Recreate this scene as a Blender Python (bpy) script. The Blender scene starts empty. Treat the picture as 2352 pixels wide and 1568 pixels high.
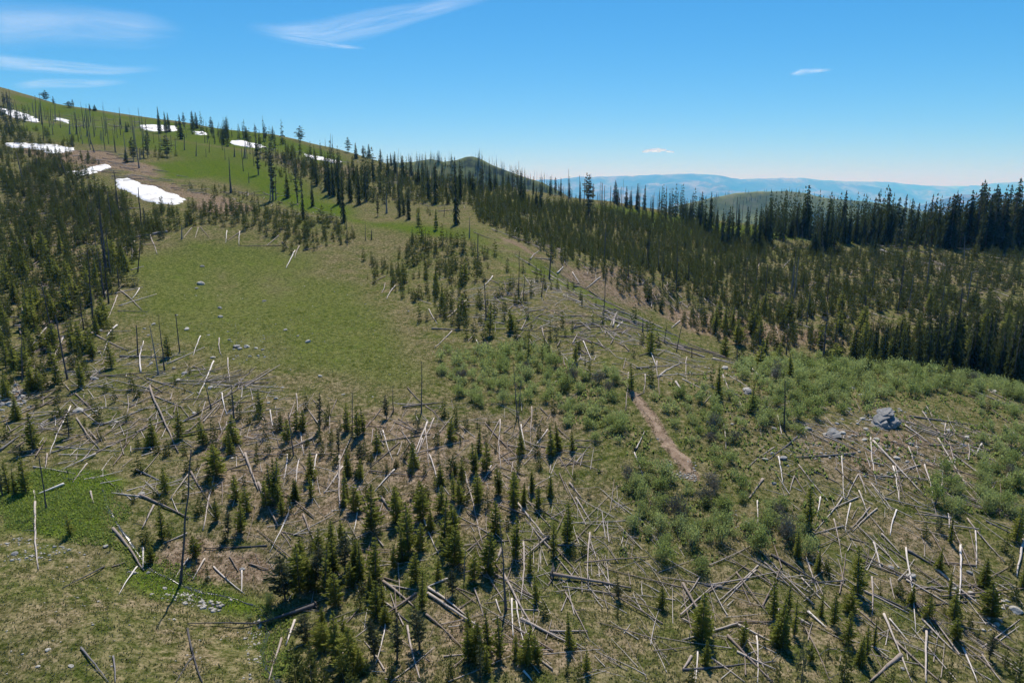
import bpy, math, random
import numpy as np
from mathutils import Vector

# ------------------------------------------------------------------ camera, sky, sun, exposure
sc = bpy.context.scene
COL = sc.collection
PITCH = math.radians(12.4)
FU = 1568.0                      # focal length in survey units (the survey frame is 2352 x 1568)
ZC = 50.0                        # camera height above datum
CP, SP = math.cos(PITCH), math.sin(PITCH)
cam_d = bpy.data.cameras.new("camera")
cam = bpy.data.objects.new("camera", cam_d)
COL.objects.link(cam)
cam.location = (0, 0, ZC)
cam.rotation_euler = (math.radians(90) - PITCH, 0, 0)
cam_d.sensor_width = 36.0
cam_d.lens = 36.0 * FU / 2352.0
cam_d.clip_start = 0.5
cam_d.clip_end = 250000
sc.camera = cam

SUN_EL, SUN_AZ = math.radians(56), math.radians(2)      # azimuth measured from +Y towards +X
world = bpy.data.worlds.new("World")
sc.world = world
world.use_nodes = True
wn, wl = world.node_tree.nodes, world.node_tree.links
wn.clear()
sky = wn.new("ShaderNodeTexSky")
sky.sky_type = 'NISHITA'
sky.sun_disc = False
sky.sun_elevation = SUN_EL
sky.sun_rotation = SUN_AZ
sky.altitude = 2300
sky.air_density = 1.0
sky.dust_density = 1.0
sky.ozone_density = 2.0
bg = wn.new("ShaderNodeBackground")
bg.inputs['Strength'].default_value = 0.12
SKY_S = 0.12
sep_s = wn.new("ShaderNodeSeparateColor")
com_s = wn.new("ShaderNodeCombineColor")
wl.new(sky.outputs[0], sep_s.inputs[0])
for ch, (pw, kk) in enumerate(((1.85, 0.56), (0.98, 0.585), (0.82, 0.80))):     # deep mountain-sky blue: thinner red, paler horizon
    prev = sep_s.outputs[ch]
    for op, val in (('MULTIPLY', SKY_S), ('POWER', pw), ('MULTIPLY', kk / SKY_S)):
        mn = wn.new("ShaderNodeMath")
        mn.operation = op
        wl.new(prev, mn.inputs[0])
        mn.inputs[1].default_value = val
        prev = mn.outputs[0]
    wl.new(prev, com_s.inputs[ch])
wo = wn.new("ShaderNodeOutputWorld")
wl.new(com_s.outputs[0], bg.inputs['Color'])
wl.new(bg.outputs[0], wo.inputs['Surface'])

sun_d = bpy.data.lights.new("sun", 'SUN')
sun_d.energy = 5.0
sun_d.angle = math.radians(0.5)
sun_d.color = (1.0, 0.94, 0.85)
sun = bpy.data.objects.new("sun", sun_d)
COL.objects.link(sun)
sdir = Vector((math.sin(SUN_AZ) * math.cos(SUN_EL), math.cos(SUN_AZ) * math.cos(SUN_EL), math.sin(SUN_EL)))
sun.rotation_euler = sdir.to_track_quat('Z', 'Y').to_euler()
sun.location = (0, 0, 300)

sc.view_settings.view_transform = 'Standard'
sc.view_settings.look = 'None'
sc.view_settings.exposure = 0.35
sc.view_settings.gamma = 1.0
sc.view_settings.use_curve_mapping = False
sc.cycles.max_bounces = 6
sc.cycles.diffuse_bounces = 4
sc.cycles.glossy_bounces = 2
sc.cycles.transmission_bounces = 4
sc.cycles.transparent_max_bounces = 12
sc.cycles.volume_bounces = 2

RNG = np.random.default_rng(7)
random.seed(11)

# ------------------------------------------------------------------ survey geometry
def ray(u, v):
    x = (np.asarray(u, float) - 1176.0) / FU
    k = (784.0 - np.asarray(v, float)) / FU
    return np.stack([x + 0 * k, CP + k * SP + 0 * x, -SP + k * CP + 0 * x], -1)

def at(u, v, D):
    """point seen at survey position (u, v), D metres ahead"""
    d = ray(u, v)
    p = d * (np.asarray(D, float) / d[..., 1])[..., None]
    p[..., 2] += ZC
    return p

def survey(p):
    """world point -> survey position and depth"""
    p = np.asarray(p, float)
    zc = p[..., 1] * CP - (p[..., 2] - ZC) * SP
    yc = p[..., 1] * SP + (p[..., 2] - ZC) * CP
    return 1176 + FU * p[..., 0] / zc, 784 - FU * yc / zc, zc

def hash2(ix, iy, seed):
    h = (ix.astype(np.int64) * 374761393 + iy.astype(np.int64) * 668265263 + seed * 974634777) & 0xFFFFFFFF
    h = ((h ^ (h >> 13)) * 1274126177) & 0xFFFFFFFF
    h = h ^ (h >> 16)
    return (h & 0xFFFFFF) / float(0xFFFFFF)

def vnoise(x, y, s, seed=0):
    x = np.asarray(x, float) / s
    y = np.asarray(y, float) / s
    ix, iy = np.floor(x), np.floor(y)
    fx, fy = x - ix, y - iy
    fx = fx * fx * (3 - 2 * fx)
    fy = fy * fy * (3 - 2 * fy)
    a, b = hash2(ix, iy, seed), hash2(ix + 1, iy, seed)
    c, d = hash2(ix, iy + 1, seed), hash2(ix + 1, iy + 1, seed)
    return (a + (b - a) * fx) * (1 - fy) + (c + (d - c) * fx) * fy

def fbm(x, y, s, octs=4, seed=0):
    t = 0
    a = 0.5
    for i in range(octs):
        t = t + a * (vnoise(x, y, s, seed + i * 17) - 0.5)
        s *= 0.5
        a *= 0.5
    return t * 2          # about -1 .. 1

# levelled points of the hillside: survey position and metres ahead
CTRL = """0,1568,41 300,1568,42 600,1568,43 900,1568,43.5 1176,1568,43 1500,1568,43.5 1800,1568,44 2100,1568,45 2352,1568,46
0,1420,47 200,1420,48 400,1440,50 600,1450,52 900,1430,51 1300,1430,50 1700,1430,51 2050,1430,52 2352,1430,53
0,1260,58 180,1250,60 270,1230,62 330,1320,58 450,1360,56 600,1390,55 500,1270,62
800,1270,60.5 1176,1270,60 1600,1270,60 2000,1270,61 2352,1270,63
0,1100,73 150,1090,74 300,1120,72 600,1120,73 900,1110,73 1176,1110,72.5 1600,1110,72 2000,1110,73 2352,1110,76
0,980,86 300,980,88 600,980,88 900,980,87 1176,980,87 1600,980,86 2000,990,86 2352,980,92
0,880,100 300,870,104 600,870,105 900,870,106 1176,870,104 1450,870,100 1700,900,98 2000,920,97 2200,920,101 2352,930,102
150,770,125 450,760,130 800,760,132 1100,770,130 1350,790,122
0,680,148 250,680,152 550,680,160 850,680,162 1100,690,155 1200,680,158
0,590,182 250,590,190 550,600,196 850,600,200 1050,600,196 1200,620,186
100,500,226 300,520,226 480,530,226 700,560,222 900,530,238 650,500,256 800,510,262
1330,655,178 1450,720,158 1560,775,143 1700,832,126 1850,845,120 2050,850,119 2200,872,116 2352,900,113
850,492,286 1000,508,262 1100,525,240 1210,585,206
1160,510,282 1260,560,262 1250,500,318 1400,560,300 1420,675,208 1500,640,232 1500,710,206 1640,720,212 1620,640,248 1760,770,190 1900,785,184 2080,805,176 2300,830,168
1750,650,246 1900,650,244 2100,650,242 2340,680,224 1600,570,300 1750,580,300 1930,590,286 2150,590,284 2352,590,276
1450,500,372 1600,520,372 1750,535,350 1900,550,326 2100,552,318 2352,552,306
1300,452,424 1400,462,424 1500,480,412 1600,500,400 1700,512,392 1850,526,372 2000,530,362 2200,528,352 2352,528,344
100,440,262 300,480,256 420,470,262 550,480,274 100,400,292 340,430,288 450,440,292 600,440,312 750,470,298 500,400,344 650,410,345 750,440,330
0,350,348 180,350,352 350,360,372 520,360,396 620,390,372 700,390,392 0,300,430 200,300,440 400,320,452 560,340,452 680,350,452
0,250,560 150,270,560 300,285,540 450,300,530 600,330,500 740,360,480 780,400,430
0,203,720 83,224,700 167,248,680 233,256,668 317,268,650 433,283,620 533,300,590 640,311,570 700,327,550 784,345,540 848,364,530
850,430,372 950,430,392 1050,440,382 1150,450,372 1250,470,360 950,470,322 1080,470,316 900,395,470 1000,410,480 1100,425,468 1200,436,452"""
cp = np.array([[float(a) for a in t.split(',')] for t in CTRL.split()])
cpts = at(cp[:, 0], cp[:, 1], cp[:, 2])
extra = []
sky_l = cp[(cp[:, 1] < 366) & (cp[:, 2] >= 530) & ((cp[:, 1] < 260) | (cp[:, 0] > 300))]
for u, v, D in [(0, 203, 720), (167, 248, 680), (317, 268, 650), (533, 300, 590), (700, 327, 550), (848, 364, 530), (1000, 410, 480), (1200, 436, 452)]:
    p = at(u, v, D)
    extra.append((p[0] * 1.25, p[1] * 1.25, p[2] - 14))
for u, v, D in [(1300, 452, 424), (1500, 480, 412), (1700, 512, 392), (1850, 526, 372), (2000, 530, 362), (2200, 528, 352), (2352, 528, 344)]:
    p = at(u, v, D)
    extra.append((p[0] * 1.12, p[1] * 1.12, p[2] - 9))
    extra.append((p[0] * 1.5, p[1] * 1.5, p[2] - 60))
for u, v, D, dz, g in [(1330, 655, 178, -4, 1.08), (1450, 720, 158, -5, 1.1), (1560, 775, 143, -7, 1.12), (1700, 832, 126, -8, 1.16),
                       (1850, 845, 120, -10, 1.22), (2050, 850, 119, -11, 1.22), (2200, 872, 116, -11, 1.22), (2352, 900, 113, -11, 1.22)]:
    p = at(u, v, D)
    extra.append((p[0] * g, p[1] * g, p[2] + dz))
for x, y, z in [(-60, 0, 6), (0, 0, 7), (60, 0, 6), (-60, 22, 12), (0, 22, 11), (60, 22, 11), (-110, 60, 14), (-150, 150, 30), (-260, 300, 66),
                (130, 60, 9), (160, 110, 6), (260, 200, 5), (380, 330, 2), (420, 450, -20), (-30, -40, 4)]:
    extra.append((x, y, z))
cpts = np.vstack([cpts, np.array(extra)])
S = 100.0
A = cpts[:, :2] / S
n = len(A)
def tps(r2):
    return 0.5 * r2 * np.log(r2 + 1e-9)
K = tps(((A[:, None] - A[None]) ** 2).sum(-1)) + np.eye(n) * 0.0006
M = np.zeros((n + 3, n + 3))
M[:n, :n] = K
M[:n, n] = 1
M[:n, n + 1:] = A
M[n, :n] = 1
M[n + 1:, :n] = A.T
wts = np.linalg.solve(M, np.concatenate([cpts[:, 2], [0, 0, 0]]))
GX0, GY0, GS = -900.0, -60.0, 3.0
gx = np.arange(GX0, 901, GS)
gy = np.arange(GY0, 1400, GS)
GRID = np.zeros((len(gy), len(gx)))
gxx = gx[None, :] / S
for j0 in range(0, len(gy), 20):
    yy = gy[j0:j0 + 20, None] / S
    acc = wts[n] + wts[n + 1] * gxx + wts[n + 2] * yy
    for i in range(n):
        acc = acc + wts[i] * tps((gxx - A[i, 0]) ** 2 + (yy - A[i, 1]) ** 2)
    GRID[j0:j0 + 20] = acc

def sstep(a, b, x):
    t = np.clip((x - a) / (b - a), 0, 1)
    return t * t * (3 - 2 * t)

def ground(x, y):
    x = np.asarray(x, float)
    y = np.asarray(y, float)
    fx = np.clip((x - GX0) / GS, 0, len(gx) - 1.001)
    fy = np.clip((y - GY0) / GS, 0, len(gy) - 1.001)
    ix, iy = fx.astype(int), fy.astype(int)
    tx, ty = fx - ix, fy - iy
    z = (GRID[iy, ix] * (1 - tx) + GRID[iy, ix + 1] * tx) * (1 - ty) + (GRID[iy + 1, ix] * (1 - tx) + GRID[iy + 1, ix + 1] * tx) * ty
    r = np.hypot(x, y)
    az = np.arctan2(x, y)
    r0 = 560 + 420 * sstep(-0.05, -0.5, az)
    far = -40 - 0.42 * (r - r0)
    w = sstep(r0 * 0.95, r0 * 1.7, r)
    z = z * (1 - w) + np.maximum(far, -560) * w
    z = z + sstep(900, 3000, r) * 260 * fbm(x, y, 2600, 4, 5)
    z = z + 0.42 * fbm(x, y, 14, 3, 1) * sstep(1500, 600, r) + 0.22 * fbm(x, y, 2.2, 2, 9) * sstep(350, 120, r)
    return z

TS = np.geomspace(24, 1500, 420)
def cast(u, v):
    """first ground point on the line of sight (array in, array out; nan where the sky is)"""
    u = np.atleast_1d(np.asarray(u, float))
    v = np.atleast_1d(np.asarray(v, float))
    d = ray(u, v)
    d = d / np.linalg.norm(d, axis=1)[:, None]
    px = d[:, 0:1] * TS
    py = d[:, 1:2] * TS
    pz = d[:, 2:3] * TS + ZC
    f = pz - ground(px, py)
    neg = f < 0
    hit = neg.argmax(1)
    ok = neg.any(1) & (hit > 0)
    i = np.arange(len(u))
    f0, f1 = f[i, np.maximum(hit - 1, 0)], f[i, hit]
    t = TS[np.maximum(hit - 1, 0)] + (TS[hit] - TS[np.maximum(hit - 1, 0)]) * (f0 / (f0 - f1 + 1e-12))
    p = d * t[:, None]
    p[:, 2] += ZC
    p[~ok] = np.nan
    return p

# ------------------------------------------------------------------ node helpers
class NT:
    def __init__(s, name):
        s.m = bpy.data.materials.new(name)
        s.m.use_nodes = True
        s.n, s.l = s.m.node_tree.nodes, s.m.node_tree.links
        s.n.clear()
        s.out = s.n.new("ShaderNodeOutputMaterial")
    def node(s, t, **kw):
        o = s.n.new(t)
        for k, v in kw.items():
            setattr(o, k, v)
        return o
    def link(s, a, b):
        s.l.new(a, b)
    def noise(s, vec, scale, detail=4, rough=0.55, out=0):
        o = s.n.new("ShaderNodeTexNoise")
        o.inputs['Scale'].default_value = scale
        o.inputs['Detail'].default_value = detail
        o.inputs['Roughness'].default_value = rough
        if vec is not None:
            s.l.new(vec, o.inputs['Vector'])
        return o.outputs[out]
    def ramp(s, fac, stops):
        o = s.n.new("ShaderNodeValToRGB")
        cr = o.color_ramp
        while len(cr.elements) < len(stops):
            cr.elements.new(0.5)
        for e, (p, c) in zip(cr.elements, stops):
            e.position = p
            e.color = (*c, 1) if len(c) == 3 else c
        s.l.new(fac, o.inputs[0])
        return o.outputs[0]
    def mix(s, fac, a, b):
        o = s.n.new("ShaderNodeMix")
        o.data_type = 'RGBA'
        for sock, val in ((o.inputs[0], fac), (o.inputs[6], a), (o.inputs[7], b)):
            if isinstance(val, (int, float)):
                sock.default_value = val
            elif isinstance(val, tuple):
                sock.default_value = (*val, 1)
            else:
                s.l.new(val, sock)
        return o.outputs[2]
    def math(s, op, a, b=0.0, clamp=False):
        o = s.n.new("ShaderNodeMath")
        o.operation = op
        o.use_clamp = clamp
        for i, val in enumerate((a, b)):
            if isinstance(val, (int, float)):
                o.inputs[i].default_value = val
            else:
                s.l.new(val, o.inputs[i])
        return o.outputs[0]
    def bump(s, h, strength, dist):
        o = s.n.new("ShaderNodeBump")
        o.inputs['Strength'].default_value = strength
        o.inputs['Distance'].default_value = dist
        s.l.new(h, o.inputs['Height'])
        return o.outputs[0]
    def principled(s, col, rough=0.9, normal=None, spec=0.2):
        o = s.n.new("ShaderNodeBsdfPrincipled")
        if isinstance(col, tuple):
            o.inputs['Base Color'].default_value = (*col, 1)
        else:
            s.l.new(col, o.inputs['Base Color'])
        o.inputs['Roughness'].default_value = rough
        o.inputs['Specular IOR Level'].default_value = spec
        if normal is not None:
            s.l.new(normal, o.inputs['Normal'])
        return o.outputs[0]
    def done(s, sh):
        s.l.new(sh, s.out.inputs['Surface'])
        return s.m

def leaf_material(name, cols, trans=0.35, scale=0.35, tint=(0.5, 0.62, 0.16)):
    t = NT(name)
    geo = t.node("ShaderNodeNewGeometry")
    oi = t.node("ShaderNodeObjectInfo")
    nz = t.noise(geo.outputs['Position'], scale, 3)
    fine = t.noise(geo.outputs['Position'], 5.0, 2)
    f = t.math('ADD', t.math('MULTIPLY', nz, 0.55), t.math('MULTIPLY', t.math('SUBTRACT', oi.outputs['Random'], 0.5), 0.34))
    f = t.math('ADD', f, t.math('ADD', t.math('MULTIPLY', fine, 0.3), 0.125))
    c = t.ramp(f, [(0.36, cols[0]), (0.52, cols[1]), (0.70, cols[2])])
    d = t.node("ShaderNodeBsdfDiffuse")
    tr = t.node("ShaderNodeBsdfTranslucent")
    t.link(c, d.inputs[0])
    c2 = t.mix(0.45, c, tint)
    t.link(c2, tr.inputs[0])
    m = t.node("ShaderNodeMixShader")
    m.inputs[0].default_value = trans
    t.link(d.outputs[0], m.inputs[1])
    t.link(tr.outputs[0], m.inputs[2])
    return t.done(m.outputs[0])

def wood_material(name, c0, c1, c2, rough=0.85):
    t = NT(name)
    tc = t.node("ShaderNodeTexCoord")
    oi = t.node("ShaderNodeObjectInfo")
    geo = t.node("ShaderNodeNewGeometry")
    nz = t.noise(geo.outputs['Position'], 1.6, 5, 0.65)
    nz2 = t.noise(geo.outputs['Position'], 9.0, 3, 0.6)
    f = t.math('ADD', t.math('MULTIPLY', nz, 0.45), t.math('MULTIPLY', nz2, 0.2))
    f = t.math('ADD', f, t.math('MULTIPLY', oi.outputs['Random'], 0.45))
    c = t.ramp(f, [(0.28, c0), (0.52, c1), (0.8, c2)])
    b = t.bump(nz2, 0.6, 0.05)
    return t.done(t.principled(c, rough, b, 0.25))

MAT = {}
MAT['needles'] = leaf_material("young conifer needles", [(0.030, 0.042, 0.011), (0.078, 0.092, 0.020), (0.165, 0.165, 0.038)], 0.5, tint=(0.55, 0.62, 0.14))
MAT['needles_shaded'] = leaf_material("pine stand needles", [(0.012, 0.018, 0.008), (0.028, 0.037, 0.013), (0.068, 0.074, 0.024)], 0.15, 0.5)  # young conifer needles, darkened: shade of dense backlit stands is in the colour
MAT['herb'] = leaf_material("lush herbs", [(0.07, 0.11, 0.022), (0.12, 0.17, 0.036), (0.20, 0.24, 0.08)], 0.45, 0.5, tint=(0.45, 0.6, 0.1))
MAT['needles_dark'] = leaf_material("old fir needles", [(0.016, 0.026, 0.014), (0.024, 0.038, 0.017), (0.040, 0.052, 0.022)], 0.22, tint=(0.25, 0.33, 0.1))
MAT['needles_thin'] = leaf_material("thin grey green pine needles", [(0.035, 0.045, 0.026), (0.055, 0.066, 0.036), (0.085, 0.09, 0.05)], 0.25, tint=(0.3, 0.33, 0.15))
MAT['shrub'] = leaf_material("willow leaves", [(0.12, 0.145, 0.062), (0.195, 0.215, 0.095), (0.30, 0.31, 0.16)], 0.5, 0.3, tint=(0.4, 0.55, 0.12))
MAT['shrub_grey'] = leaf_material("leafless grey twigs", [(0.11, 0.10, 0.075), (0.16, 0.145, 0.105), (0.2, 0.185, 0.14)], 0.1, 0.3, tint=(0.3, 0.25, 0.2))
MAT['grass'] = leaf_material("grass blades", [(0.06, 0.085, 0.025), (0.12, 0.13, 0.05), (0.24, 0.20, 0.11)], 0.3, 0.8, tint=(0.4, 0.42, 0.15))
MAT['bark'] = wood_material("conifer bark", (0.05, 0.042, 0.036), (0.09, 0.078, 0.068), (0.15, 0.13, 0.115))
MAT['log'] = wood_material("weathered log wood", (0.14, 0.105, 0.085), (0.28, 0.235, 0.20), (0.46, 0.41, 0.36))
MAT['log_pale'] = wood_material("sunlit-toned log wood", (0.24, 0.195, 0.165), (0.46, 0.41, 0.37), (0.64, 0.60, 0.565))  # same log wood, with the sunlight on it put into the colour
MAT['snag'] = wood_material("standing dead wood", (0.05, 0.047, 0.05), (0.11, 0.105, 0.11), (0.24, 0.225, 0.22))
MAT['snag_burnt'] = wood_material("burnt dead wood", (0.03, 0.026, 0.028), (0.065, 0.058, 0.06), (0.13, 0.115, 0.11))

def rock_mat(name, c0, c1, c2):
    t = NT(name)
    geo = t.node("ShaderNodeNewGeometry")
    nz = t.noise(geo.outputs['Position'], 1.3, 6, 0.65)
    nz2 = t.noise(geo.outputs['Position'], 8, 4, 0.7)
    f = t.math('ADD', t.math('MULTIPLY', nz, 0.6), t.math('MULTIPLY', nz2, 0.4))
    c = t.ramp(f, [(0.3, c0), (0.5, c1), (0.7, c2)])
    return t.done(t.principled(c, 0.9, t.bump(nz2, 0.7, 0.06), 0.2))
MAT['rock'] = rock_mat("pale granite", (0.20, 0.185, 0.165), (0.36, 0.345, 0.31), (0.54, 0.52, 0.48))
MAT['rock_grey'] = rock_mat("grey lichened rock", (0.10, 0.10, 0.10), (0.22, 0.22, 0.215), (0.40, 0.395, 0.38))

# ground
t = NT("hillside turf and soil")
geo = t.node("ShaderNodeNewGeometry")
att = t.node("ShaderNodeAttribute", attribute_name="cover")
sep = t.node("ShaderNodeSeparateColor")
t.link(att.outputs['Color'], sep.inputs[0])
P = geo.outputs['Position']
n_big = t.noise(P, 0.03, 5, 0.6)
n_mid = t.noise(P, 0.22, 5, 0.62)
n_sm = t.noise(P, 1.3, 4, 0.65)
n_fi = t.noise(P, 4.0, 4, 0.75)
tuft = t.math('ADD', t.math('MULTIPLY', n_sm, 0.45), t.math('MULTIPLY', n_fi, 0.55))
olive = t.ramp(tuft, [(0.40, (0.030, 0.044, 0.008)), (0.50, (0.078, 0.095, 0.025)), (0.60, (0.170, 0.165, 0.060))])
straw = t.ramp(tuft, [(0.40, (0.050, 0.044, 0.014)), (0.50, (0.150, 0.121, 0.068)), (0.61, (0.310, 0.250, 0.160))])
lush = t.ramp(tuft, [(0.38, (0.026, 0.052, 0.006)), (0.52, (0.078, 0.118, 0.014)), (0.66, (0.150, 0.178, 0.034))])
soil = t.ramp(tuft, [(0.40, (0.058, 0.038, 0.022)), (0.50, (0.175, 0.130, 0.088)), (0.62, (0.350, 0.275, 0.200))])
fs = t.math('ADD', t.math('MULTIPLY', n_mid, 0.6), t.math('MULTIPLY', n_sm, 0.4))
f1 = t.ramp(t.math('ADD', fs, t.math('MULTIPLY', n_big, 0.25)), [(0.52, (0, 0, 0)), (0.72, (1, 1, 1))])
c = t.mix(t.math('MULTIPLY', f1, 0.75), olive, straw)
def cover(ch, base, width):
    a = t.math('MULTIPLY', sep.outputs[ch], 1.5)
    a = t.math('ADD', a, fs)
    a = t.math('SUBTRACT', a, base)
    return t.math('MULTIPLY', a, width, clamp=True)
c = t.mix(cover('Green', 0.78, 3.2), c, soil)
c = t.mix(cover('Red', 0.86, 3.0), c, lush)
c = t.mix(cover('Blue', 0.86, 3.0), c, straw)
hh = t.math('ADD', t.math('MULTIPLY', n_sm, 0.5), t.math('MULTIPLY', n_fi, 0.5))
MAT['ground'] = t.done(t.principled(c, 0.95, t.bump(hh, 0.9, 0.28), 0.0))

t = NT("trodden earth")
geo = t.node("ShaderNodeNewGeometry")
P = geo.outputs['Position']
n1 = t.noise(P, 1.1, 5, 0.7)
n2 = t.noise(P, 9, 3, 0.7)
c = t.ramp(t.math('ADD', t.math('MULTIPLY', n1, 0.6), t.math('MULTIPLY', n2, 0.4)),
           [(0.34, (0.11, 0.075, 0.05)), (0.5, (0.23, 0.165, 0.115)), (0.66, (0.38, 0.30, 0.225))])
MAT['earth'] = t.done(t.principled(c, 0.95, t.bump(n2, 0.8, 0.08), 0.1))

t = NT("old snow")
geo = t.node("ShaderNodeNewGeometry")
n1 = t.noise(geo.outputs['Position'], 0.5, 5, 0.6)
n2 = t.noise(geo.outputs['Position'], 0.25, 5, 0.75)
c = t.ramp(n2, [(0.34, (0.36, 0.32, 0.28)), (0.43, (0.60, 0.59, 0.58)), (0.53, (0.74, 0.75, 0.77))])
MAT['snow'] = t.done(t.principled(c, 0.6, t.bump(n1, 0.8, 0.5), 0.3))

t = NT("creek water")
geo = t.node("ShaderNodeNewGeometry")
n1 = t.noise(geo.outputs['Position'], 3, 4, 0.6)
MAT['water'] = t.done(t.principled(t.ramp(n1, [(0.3, (0.02, 0.025, 0.02)), (0.66, (0.05, 0.055, 0.05)), (0.76, (0.4, 0.42, 0.42))]), 0.25, t.bump(n1, 0.6, 0.1), 0.6))

def hill_mat(name, stops, scale, snowline=None, bumpd=30):
    t = NT(name)
    geo = t.node("ShaderNodeNewGeometry")
    P = geo.outputs['Position']
    n1 = t.noise(P, scale, 8, 0.62)
    n2 = t.noise(P, scale * 7, 4, 0.6)
    f = t.math('ADD', t.math('MULTIPLY', n1, 0.65), t.math('MULTIPLY', n2, 0.35))
    c = t.ramp(f, stops)
    if snowline:
        sp = t.node("ShaderNodeSeparateXYZ")
        t.link(P, sp.inputs[0])
        h = t.math('ADD', sp.outputs[2], t.math('MULTIPLY', t.noise(P, scale * 3, 5, 0.7), 420))
        c = t.mix(t.math('MULTIPLY', t.math('SUBTRACT', h, snowline), 0.03, clamp=True), c, (0.8, 0.82, 0.85))
    return t.done(t.principled(c, 0.95, t.bump(f, 0.5, bumpd), 0.1))
MAT['far'] = hill_mat("forested mountain slope", [(0.40, (0.018, 0.03, 0.018)), (0.50, (0.06, 0.07, 0.04)), (0.58, (0.24, 0.20, 0.13))], 0.0006)
MAT['far_snow'] = hill_mat("forested mountain slope with snow", [(0.40, (0.018, 0.03, 0.018)), (0.50, (0.06, 0.07, 0.04)), (0.58, (0.24, 0.20, 0.13))], 0.0006, snowline=1150)
MAT['hill'] = hill_mat("grassy hill", [(0.40, (0.025, 0.038, 0.018)), (0.46, (0.085, 0.11, 0.035)), (0.56, (0.145, 0.16, 0.05)), (0.66, (0.20, 0.19, 0.09))], 0.006, bumpd=4)

# ------------------------------------------------------------------ mesh helpers
def new_mesh(name, V, F, mats, mi=None, smooth=False):
    """V (n,3), F int array (m,3|4) or list of faces"""
    me = bpy.data.meshes.new(name)
    V = np.asarray(V, np.float32)
    if isinstance(F, np.ndarray):
        m, k = F.shape
        me.vertices.add(len(V))
        me.vertices.foreach_set('co', V.ravel())
        me.loops.add(m * k)
        me.loops.foreach_set('vertex_index', F.astype(np.int32).ravel())
        me.polygons.add(m)
        me.polygons.foreach_set('loop_start', np.arange(0, m * k, k, dtype=np.int32))
        if mi is not None:
            me.polygons.foreach_set('material_index', np.asarray(mi, np.int32))
    else:
        me.from_pydata(V.tolist(), [], F)
        if mi is not None:
            for p, i in zip(me.polygons, mi):
                p.material_index = i
    for mm in (mats if isinstance(mats, (list, tuple)) else [mats]):
        me.materials.append(MAT[mm] if isinstance(mm, str) else mm)
    me.update(calc_edges=True)
    if smooth:
        me.polygons.foreach_set('use_smooth', np.ones(len(me.polygons), bool))
    return me

def link(name, data, parent=None, loc=None):
    o = bpy.data.objects.new(name, data)
    COL.objects.link(o)
    if parent is not None:
        o.parent = parent
    if loc is not None:
        o.location = loc
    return o

def structure(name, me):
    o = link(name, me)
    o['kind'] = 'structure'
    return o

def stuff(name, me, label, cat):
    o = link(name, me)
    o['kind'] = 'stuff'
    o['label'] = label
    o['category'] = cat
    return o

def in_poly(px, py, poly):
    """signed distance-ish: positive inside (metres to the nearest edge)"""
    poly = np.asarray(poly, float)
    inside = np.zeros(px.shape, bool)
    dmin = np.full(px.shape, 1e18)
    m = len(poly)
    for i in range(m):
        x0, y0 = poly[i]
        x1, y1 = poly[(i + 1) % m]
        cond = ((y0 > py) != (y1 > py))
        with np.errstate(divide='ignore', invalid='ignore'):
            xi = (x1 - x0) * (py - y0) / (y1 - y0 + 1e-12) + x0
        inside ^= cond & (px < xi)
        ex, ey = x1 - x0, y1 - y0
        tt = np.clip(((px - x0) * ex + (py - y0) * ey) / (ex * ex + ey * ey + 1e-9), 0, 1)
        d2 = (px - x0 - tt * ex) ** 2 + (py - y0 - tt * ey) ** 2
        dmin = np.minimum(dmin, d2)
    return np.where(inside, 1, -1) * np.sqrt(dmin)

def plot(s):
    """survey outline -> outline on the ground, in metres"""
    a = np.array([[float(q) for q in t.split(',')] for t in s.split()])
    p = cast(a[:, 0], a[:, 1])
    return p[~np.isnan(p[:, 0])][:, :2]

# ------------------------------------------------------------------ ground sheet
GREEN_AREAS = [("0,1130 90,1085 160,1078 215,1080 275,1110 235,1150 262,1195 320,1290 420,1340 560,1365 620,1390 600,1420 480,1390 350,1352 270,1275 180,1240 0,1215", 0.58, 3.0),
               ("0,205 230,256 420,283 640,313 840,366 800,395 600,352 560,345 360,315 200,300 0,262", 0.42, 20),
               ("0,262 300,300 560,345 700,400 760,460 700,480 560,440 440,400 340,350 180,335 0,300", 0.40, 14),
               ("340,375 500,355 620,390 700,440 800,480 960,515 1080,530 1100,560 960,545 800,520 640,470 500,410 350,420", 0.45, 10),
               ("1000,520 1120,530 1260,610 1400,690 1560,775 1700,830 1560,800 1400,720 1250,650 1120,580", 0.35, 4),
               ("1700,830 2352,900 2352,1050 2150,960 1900,900 1700,870", 0.22, 6),
               ("860,860 1000,880 1150,880 1150,930 1000,905 860,900", 0.25, 4),
               ("1280,455 1600,500 2352,540 2352,560 1700,552 1400,490", 0.40, 10),
               ("640,1400 700,1400 690,1568 610,1568", 0.4, 1.5),
               ("260,600 420,540 640,560 830,640 1000,790 1040,880 900,900 700,880 560,860 320,780 250,700", 0.34, 10),
               ("1400,900 1480,920 1500,1080 1400,1050", 0.2, 5)]
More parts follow.
